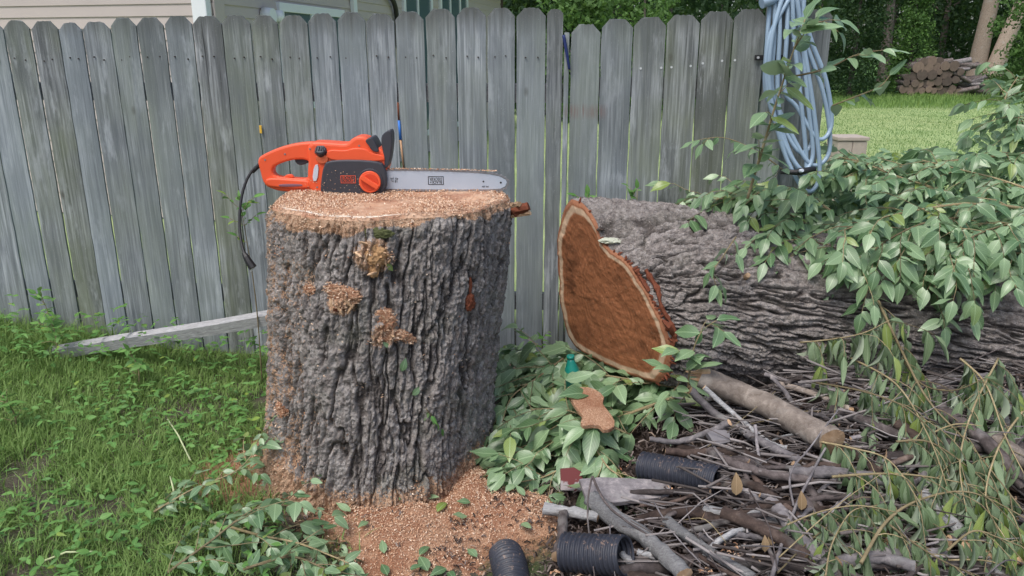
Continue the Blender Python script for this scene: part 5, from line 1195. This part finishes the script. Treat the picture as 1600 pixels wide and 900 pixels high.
v, f = tube_vf([Vector((-.005, -.016, .004)), Vector((.0, -.03, .010))], [.010, .008], 10, True); MB().add(v, f).obj('tip', CLEAR, nz, smooth=True)

# ------------------------------------------------------------------ house
HC = P(336, 60, 7.5); HC.z = 0; TH_ = math.atan(.2327)
SID = plain('beige_vinyl_siding', (.50, .44, .41), .6, .3, var=.06, nscale=3); SIDW = plain('white_trim', (.74, .77, .79), .5, .3, var=.04); GLASS = M('window_glass', .08, .6); GLASS.col((.10, .15, .17)); GLASS = GLASS.m
house = empty('house', HC, 'beige vinyl-sided house with white window frames behind the fence', 'house', None, 0)
d1 = Vector((-math.cos(TH_), math.sin(TH_), 0)); d2 = Vector((math.sin(TH_), math.cos(TH_), 0))
def wall(dv, nrmv, length, name='siding_board'):
    ang = math.atan2(dv.y, dv.x); course = .107; mesh = None
    side = 1 if (Matrix.Rotation(ang, 3, 'Z') @ Vector((0, 1, 0))).dot(nrmv) > 0 else -1
    mb = MB(); o_ = side
    vv = [(0, 0, 0), (length, 0, 0), (0, o_ * .016, 0), (length, o_ * .016, 0), (0, 0, course + .01), (length, 0, course + .01), (0, o_ * .003, course + .01), (length, o_ * .003, course + .01)]
    mb.add(vv, [(0, 1, 3, 2), (2, 3, 7, 6), (6, 7, 5, 4), (4, 5, 1, 0), (0, 2, 6, 4), (1, 5, 7, 3)]); me = mb.mesh(name); me.materials.append(SID)
    for k_ in range(27):
        o = bpy.data.objects.new(name, me); COL.objects.link(o); o.parent = house; o.location = (0, 0, .02 + k_ * course); o.rotation_euler = (0, 0, ang)
    return ang, side
n1 = Vector((-math.sin(TH_), -math.cos(TH_), 0)); n2 = Vector((math.cos(TH_), -math.sin(TH_), 0))
wall(d1, n1, 7.); a2, s2 = wall(d2, n2, 11.)
def on_wall2(s0, s1, z0, z1, y0, y1, name, mat, parent=house, bev=.003):
    M_ = Matrix.Rotation(a2, 4, 'Z'); mb = MB(); ya, yb = sorted((s2 * y0, s2 * y1)); mb.box(s0, s1, ya, yb, z0, z1, M_); return mb.obj(name, mat, parent, bevel=bev)
on_wall2(-.0, .16, 0, 2.9, -.001, .03, 'corner_trim', SID)
MB().box(-.16, -.0, -.01, .035, 0, 2.9, Matrix.Rotation(math.atan2(-d1.y, -d1.x), 4, 'Z')).obj('corner_trim', SIDW, house, bevel=.003) if False else None
M1 = Matrix.Rotation(math.atan2(d1.y, d1.x), 4, 'Z')
MB().box(.0, .15, .002, .09, .05, 2.8, M1).obj('downspout', SIDW, house, bevel=.01)
def window(s0, s1, z0, z1, mull):
    fr = empty('window', (0, 0, 0), None, None); fr.parent = house
    t_ = .09
    for (a, b, c, d_) in ((s0, s1, z1 - t_, z1), (s0, s1, z0, z0 + t_), (s0, s0 + t_, z0 + t_, z1 - t_), (s1 - t_, s1, z0 + t_, z1 - t_)): on_wall2(a, b, c, d_, .0, .05, 'frame', SIDW, fr)
    for m_ in mull: on_wall2(m_ - .03, m_ + .03, z0 + t_, z1 - t_, .01, .044, 'mullion', SIDW, fr)
    on_wall2(s0 + t_, s1 - t_, z0 + t_, z1 - t_, .018, .026, 'pane', GLASS, fr, 0)
window(1.15, 2.75, 1.0, 2.13, (1.9,)); window(4.85, 6.2, .3, 2.9, (5.5,)); window(6.6, 8.3, .3, 2.9, (7.2, 7.8))
on_wall2(3.0, 3.1, 0, 2.9, .016, .07, 'conduit', SIDW)
M_ = Matrix.Rotation(a2, 4, 'Z')
mb = MB(); c = M_ @ Vector((.88, s2 * .02, 1.98)); c2_ = M_ @ Vector((.88, s2 * .12, 1.98)); mb.cyl(c, c2_, .09, .075, 20); mb.obj('light_fixture', SIDW, house, smooth=True)
mb = MB(); mb.cyl(M_ @ Vector((1.05, s2 * .08, 1.93)), M_ @ Vector((1.05, s2 * .08, 2.04)), .07, .05, 16); mb.obj('light_fixture', SIDW, house, smooth=True)
v, f = tube_vf(smooth_path([M_ @ Vector(q) for q in ((3.95, s2 * .05, 2.55), (4.05, s2 * .07, 2.45), (4.35, s2 * .08, 2.32), (4.5, s2 * .06, 2.1), (4.55, s2 * .05, 1.7))], 6), [.035] * 25, 10, True); MB().add(v, f).obj('service_cable', RUBBER, house, smooth=True)
on_wall2(11., 11.2, 0, 2.9, .0, .02, 'corner_trim', DARKW)
ROOFM = plain('grey_shingle', (.10, .10, .105), .9, var=.3, nscale=12)
mb = MB(); e1 = .35
A = n1 * e1 + n2 * e1; Bq = d1 * 7 + n1 * e1 - n2 * 0; Cc = d2 * 11 + n2 * e1; Dq = d1 * 7 + d2 * 11
zt = 2.93; vv = [Vector((q.x, q.y, zt)) for q in (A, Bq, Dq, Cc)] + [Vector((q.x, q.y, zt + .14)) for q in (A, Bq, Dq, Cc)]; m_c = Dq * .5
mb.add(vv + [Vector((m_c.x, m_c.y, 4.6))], [(0, 1, 2, 3), (0, 4, 5, 1), (1, 5, 6, 2), (2, 6, 7, 3), (3, 7, 4, 0), (4, 8, 5), (5, 8, 6), (6, 8, 7), (7, 8, 4)]); mb.obj('roof', ROOFM, house)
# pale stone block post right of the fence
bp = empty('block_post', P(1322, 232, 6.5) , 'short pale block post behind the end of the fence', 'post'); bp.location.z = 0; zt = P(1322, 212, 6.5).z
STN = plain('pale_block', (.42, .36, .31), .9, bump=.5, var=.2)
for k_ in range(6):
    for s_ in (0, 1):
        MB().box(-.12 + s_ * .122, -.002 + s_ * .122, -.12, .12, zt - .03 - (k_ + 1) * .14, zt - .034 - k_ * .14).obj('block', STN, bp, bevel=.006)
MB().box(-.13, .13, -.13, .13, zt - .03, zt).obj('cap', STN, bp, bevel=.006)

# ------------------------------------------------------------------ woodpile
LB = wood_mat('firewood_bark', (.07, .055, .05), (.15, .125, .12), (.26, .22, .21)); 
EM = M('firewood_end', .85, .2); v_ = EM.vec(); EM.col(EM.mix(EM.rnd(), EM.mix(EM.noise(v_, 8, 4), (.06, .048, .042), (.15, .12, .105)), EM.mix(EM.noise(v_, 8, 4), (.17, .125, .10), (.31, .235, .185))))
def firewood(c, r_, L_, dirv, label, sidev=False):
    root = empty('firewood_log', c, label, 'firewood', 'logs stacked in the woodpile'); d_ = dirv.normalized(); n = 12
    pts = [Vector(), d_ * L_]; LBm = STICKG if sidev else LB; v, f = tube_vf(pts, [r_, r_ * .95], n, False, .08); MB().add(v, f).obj('bark', LBm, root, smooth=True)
    MB().add([Vector(q) for q in v[0:n]], [tuple(range(n))[::-1]]).obj('cut_end', EM.m, root)
base = G(1470, 150); By = base.y; rx0 = G(1408, 148).x; random.seed(5)
pxm = lambda px, py: P(px, py, By)
ends = [(1412, 141, 5.5), (1416, 132, 4.5), (1420, 141, 6), (1417, 125, 5), (1427, 124, 6), (1428, 133, 5), (1433, 111, 7.5), (1438, 121, 7.5), (1447, 111, 6.5), (1441, 103, 5), (1453, 102, 6.5), (1434, 133, 6.5), (1443, 133, 5), (1452, 121, 6.5), (1459, 110, 6), (1463, 117, 4), (1451, 132, 5.5), (1447, 141, 4.5), (1460, 130, 6), (1463, 138, 4.5), (1471, 109, 6), (1470, 121, 5.5), (1474, 130, 6.5), (1465, 147, 5), (1455, 143, 4.5), (1478, 119, 5), (1484, 109, 7), (1482, 140, 5), (1473, 142, 5), (1438, 143, 4.5), (1430, 142, 4.5), (1491, 148, 7.5), (1486, 128, 5), (1478, 147, 5), (1501, 146, 6), (1493, 117, 5), (1465, 102, 5), (1422, 147, 4)]
ends = [(1404 + (a - 1404) * 1.1, 151 - (151 - b) * 1.14, c) for a, b, c in ends]
for (px, py, rp) in ends:
    rp *= 1.15
    c = pxm(px, py); k_ = 1 / 1200 * (By * .957 + 1.2 * .29); c.y += random.uniform(0, .12)
    row_ = 'bottom' if py > 144 else 'second lowest' if py > 136 else 'middle' if py > 126 else 'fourth' if py > 116 else 'second highest' if py > 106 else 'top'
    same_ = sorted(e_[0] for e_ in ends if ('bottom' if e_[1] > 144 else 'second lowest' if e_[1] > 136 else 'middle' if e_[1] > 126 else 'fourth' if e_[1] > 116 else 'second highest' if e_[1] > 106 else 'top') == row_)
    firewood(c, rp * k_, random.uniform(.8, 1.1), Vector((random.gauss(.15, .05), 1, 0)), f"round firewood end, {['leftmost','second from left','third from left','fourth from left','fifth from left','sixth from left','seventh from left','eighth from left','ninth from left'][same_.index(px)]} in the {row_} row")
for i in range(40):
    px = random.uniform(1480, 1540); py = random.uniform(84 if px < 1515 else 125, 146); 
    if px > 1515 and py < 100: continue
    c = pxm(px - 14, py + random.uniform(-3, 3)); c.y += .2 + random.random() * .3
    firewood(c, random.uniform(.06, .12), random.uniform(.6, 1.0), Vector((1, random.gauss(0, .3), random.gauss(-.12, .22))), 'split firewood ' + ('high on' if py < 106 else 'midway up' if py < 128 else 'at the foot of') + ' the woodpile ' + ('at its far right end' if px > 1525 else 'by the pale trunk' if px > 1508 else 'in its right half' if px > 1495 else 'right beside the round ends'), random.random() < .5)

# ------------------------------------------------------------------ trees
FOL = [leaf_mat('tree_foliage', (.012, .032, .015), (.035, .075, .030), (.05, .09, .04), .7, .2, 0), leaf_mat('light_foliage', (.06, .13, .035), (.12, .22, .06), (.1, .18, .06), .7, .2, 0), leaf_mat('cedar_foliage', (.06, .14, .035), (.15, .28, .07), (.08, .15, .05), .7, .2, 0)]
TRK = [wood_mat('dark_trunk', (.05, .04, .035), (.10, .085, .075), (.17, .15, .13)), wood_mat('pale_trunk', (.20, .155, .12), (.31, .25, .20), (.40, .34, .28))]
def foliage(name, centers, radii, per, size, mat, parent, base, flatten=.8):
    C = np.repeat(np.array(centers), per, 0); Rr = np.repeat(np.array(radii), per); n = len(C)
    d_ = RS.normal(0, 1, (n, 3)); d_ /= np.linalg.norm(d_, axis=1)[:, None]; pos = C + d_ * (Rr * RS.rand(n) ** .4)[:, None] * np.array([1, 1, flatten])
    a = RS.normal(0, 1, (n, 3)); a[:, 2] -= .4; a /= np.linalg.norm(a, axis=1)[:, None]; b_ = np.cross(a, RS.normal(0, 1, (n, 3))); b_ /= np.linalg.norm(b_, axis=1)[:, None]
    s = size * RS.uniform(.6, 1.4, n)[:, None]
    V = np.stack([pos - a * s * .5, pos + b_ * s * .28, pos + a * s * .5, pos - b_ * s * .28], 1).reshape(-1, 3) - np.array(base)
    me = mesh_np(name, V, np.arange(n * 4).reshape(-1, 4), False, np.tile([[0, 0], [.5, .5], [0, 1], [-.5, .5]], (n, 1)), dict(rnd=np.repeat(RS.rand(n), 4))); return link(name, me, mat, parent)
def tree(x, y, h, cr, z0, nclump, per, size, mat, trunk, tr, label, name='leafy_tree', shape='round', lean=0., branch=5):
    base = Vector((x, y, 0)); root = empty(name, base, label, 'tree')
    pts = smooth_path([Vector((0, 0, -.1)), Vector((lean * .3, 0, h * .4)), Vector((lean, .1, h * .85))], 5)
    v, f = tube_vf(pts, [tr * (1 - .7 * i / (len(pts) - 1)) for i in range(len(pts))], 12, True, .06); mb = MB().add(v, f)
    mb.obj('trunk', trunk, root, smooth=True)
    for k_ in range(branch):
        z = h * random.uniform(.35, .8); a = random.random() * 6.28; q = [Vector((lean * z / h, 0, z)), Vector((lean * z / h + math.cos(a) * cr * .4, math.sin(a) * cr * .4, z + cr * .25)), Vector((lean * z / h + math.cos(a) * cr * .8, math.sin(a) * cr * .8, z + cr * .4))]
        v, f = tube_vf(smooth_path(q, 3), [tr * .3 * (1 - .12 * i) for i in range(7)], 7, True); MB().add(v, f).obj('limb', trunk, root, smooth=True)
    cs = []; rs = []
    for k_ in range(nclump):
        t_ = random.random(); z = z0 + (h - z0) * t_
        if shape == 'cone': rr_ = cr * (1 - t_) ** .6 * random.uniform(.55, 1); rad = cr * .38
        else: rr_ = cr * math.sqrt(max(.05, 1 - (2 * t_ - 1) ** 2 * .8)) * random.uniform(.3, 1); rad = cr * random.uniform(.18, .34)
        a = random.random() * 6.28; cs.append((x + lean * t_ + rr_ * math.cos(a), y + rr_ * math.sin(a), z)); rs.append(rad)
    foliage('crown', cs, rs, per, size, mat, root, base); return root
random.seed(9)
def gx(px, D): return P(px, 85, D).x
tree(gx(1424, 33), 33, 4.3, .95, .1, 130, 60, .11, FOL[2], TRK[0], .1, 'narrow cone-shaped cedar standing left behind the woodpile', 'cedar_tree', 'cone', branch=0)
tree(gx(1335, 31), 31, 6.2, 1.35, .1, 170, 60, .12, FOL[0], TRK[0], .12, 'broad dark cedar right behind the hose, left of the narrow one', 'cedar_tree', 'cone', branch=0)
tree(gx(1385, 36), 36, 10, 2.2, 4.5, 60, 60, .2, FOL[0], TRK[0], .28, 'dark-trunked tree between the two cedars', lean=-.4)
tree(gx(1528, 34), 34, 12, 3, 5.5, 80, 60, .2, FOL[0], TRK[1], .42, 'tall tree with straight pale trunk behind the woodpile', lean=.9)
tree(gx(1548, 33.6), 33.6, 12, 3, 6.0, 80, 60, .2, FOL[0], TRK[1], .40, 'tall tree with pale trunk leaning right beside its twin', lean=4.6)
tree(gx(1645, 27), 27, 4.8, 1.9, .2, 150, 70, .13, FOL[1], TRK[0], .1, 'light green bushy tree at the right edge by the woodpile', 'bushy_tree')
tree(gx(1580, 30.2), 30.4, 1.15, .95, .45, 34, 60, .10, FOL[1], TRK[0], .04, 'low spreading light green shrub hanging over the woodpile end', 'shrub', branch=0)
for (px, D, h, cr, mi, lb) in ((1040, 24, 7.5, 2.6, 0, 'dark broadleaf tree showing above the gate boards'), (1180, 28, 8, 3, 0, 'dark tree above the hose post'), (920, 20, 5.5, 1.9, 0, 'dark green tree above the start of the gate'),
                               (1280, 38, 9, 3.5, 0, 'tall dark tree far behind the hose'), (1470, 42, 10, 4, 0, 'large dark tree in the woods behind the woodpile'), (1600, 40, 10, 4, 0, 'large dark tree in the woods at the right edge'), (1120, 36, 9, 3.4, 0, 'far dark tree seen over the middle gate boards'),
                               (1005, 13, 3.4, .75, 1, 'light green cypress-like tree peeking over the gate'), (905, 9, 2.35, .5, 1, 'yellow-green shrub top peeking over the gate beside the gap'), (850, 22, 7, 2.0, 0, 'dark tree right of the house wall'), (1390, 45, 10, 4, 0, 'large dark tree deep in the woods behind the cedars')):
    tree(gx(px, D), D, h, cr, .3 if D > 15 else .8, 110 if D > 15 else 60, 60, .22 if D > 15 else .07, FOL[mi], TRK[0], .2 if D > 15 else .04, lb, 'leafy_tree' if D > 15 else 'garden_tree')
cs = []; rs = []
for i in range(750): cs.append((random.uniform(-14, 55), random.uniform(44, 56), random.uniform(0, 13))); rs.append(random.uniform(1.0, 2.2))
o = foliage('far_woods', cs, rs, 70, .5, FOL[0], None, (0, 0, 0)); tag(o, 'dark mass of woodland closing the far side of the lawn', 'woods', kind='stuff')
# tall grass strip before the woods and lawn tufts
n = 26000; X = RS.uniform(9, 32, n); Y = RS.uniform(24.5, 34, n); o = blades('tall_grass', X, Y, RS.uniform(.08, .22, n), RS.uniform(.01, .02, n), GRASSM, .6, np.zeros(n)); tag(o, 'darker uncut grass strip in front of the woodpile', 'grass', kind='stuff')
n = 30000; Y = RS.uniform(9, 25, n); X = Y * RS.uniform(.35, .78, n); o = blades('lawn_grass', X, Y, RS.uniform(.02, .05, n), RS.uniform(.006, .012, n), LAWNG, .8, np.zeros(n)); tag(o, 'pale mown lawn grass behind the fence', 'grass', kind='stuff')
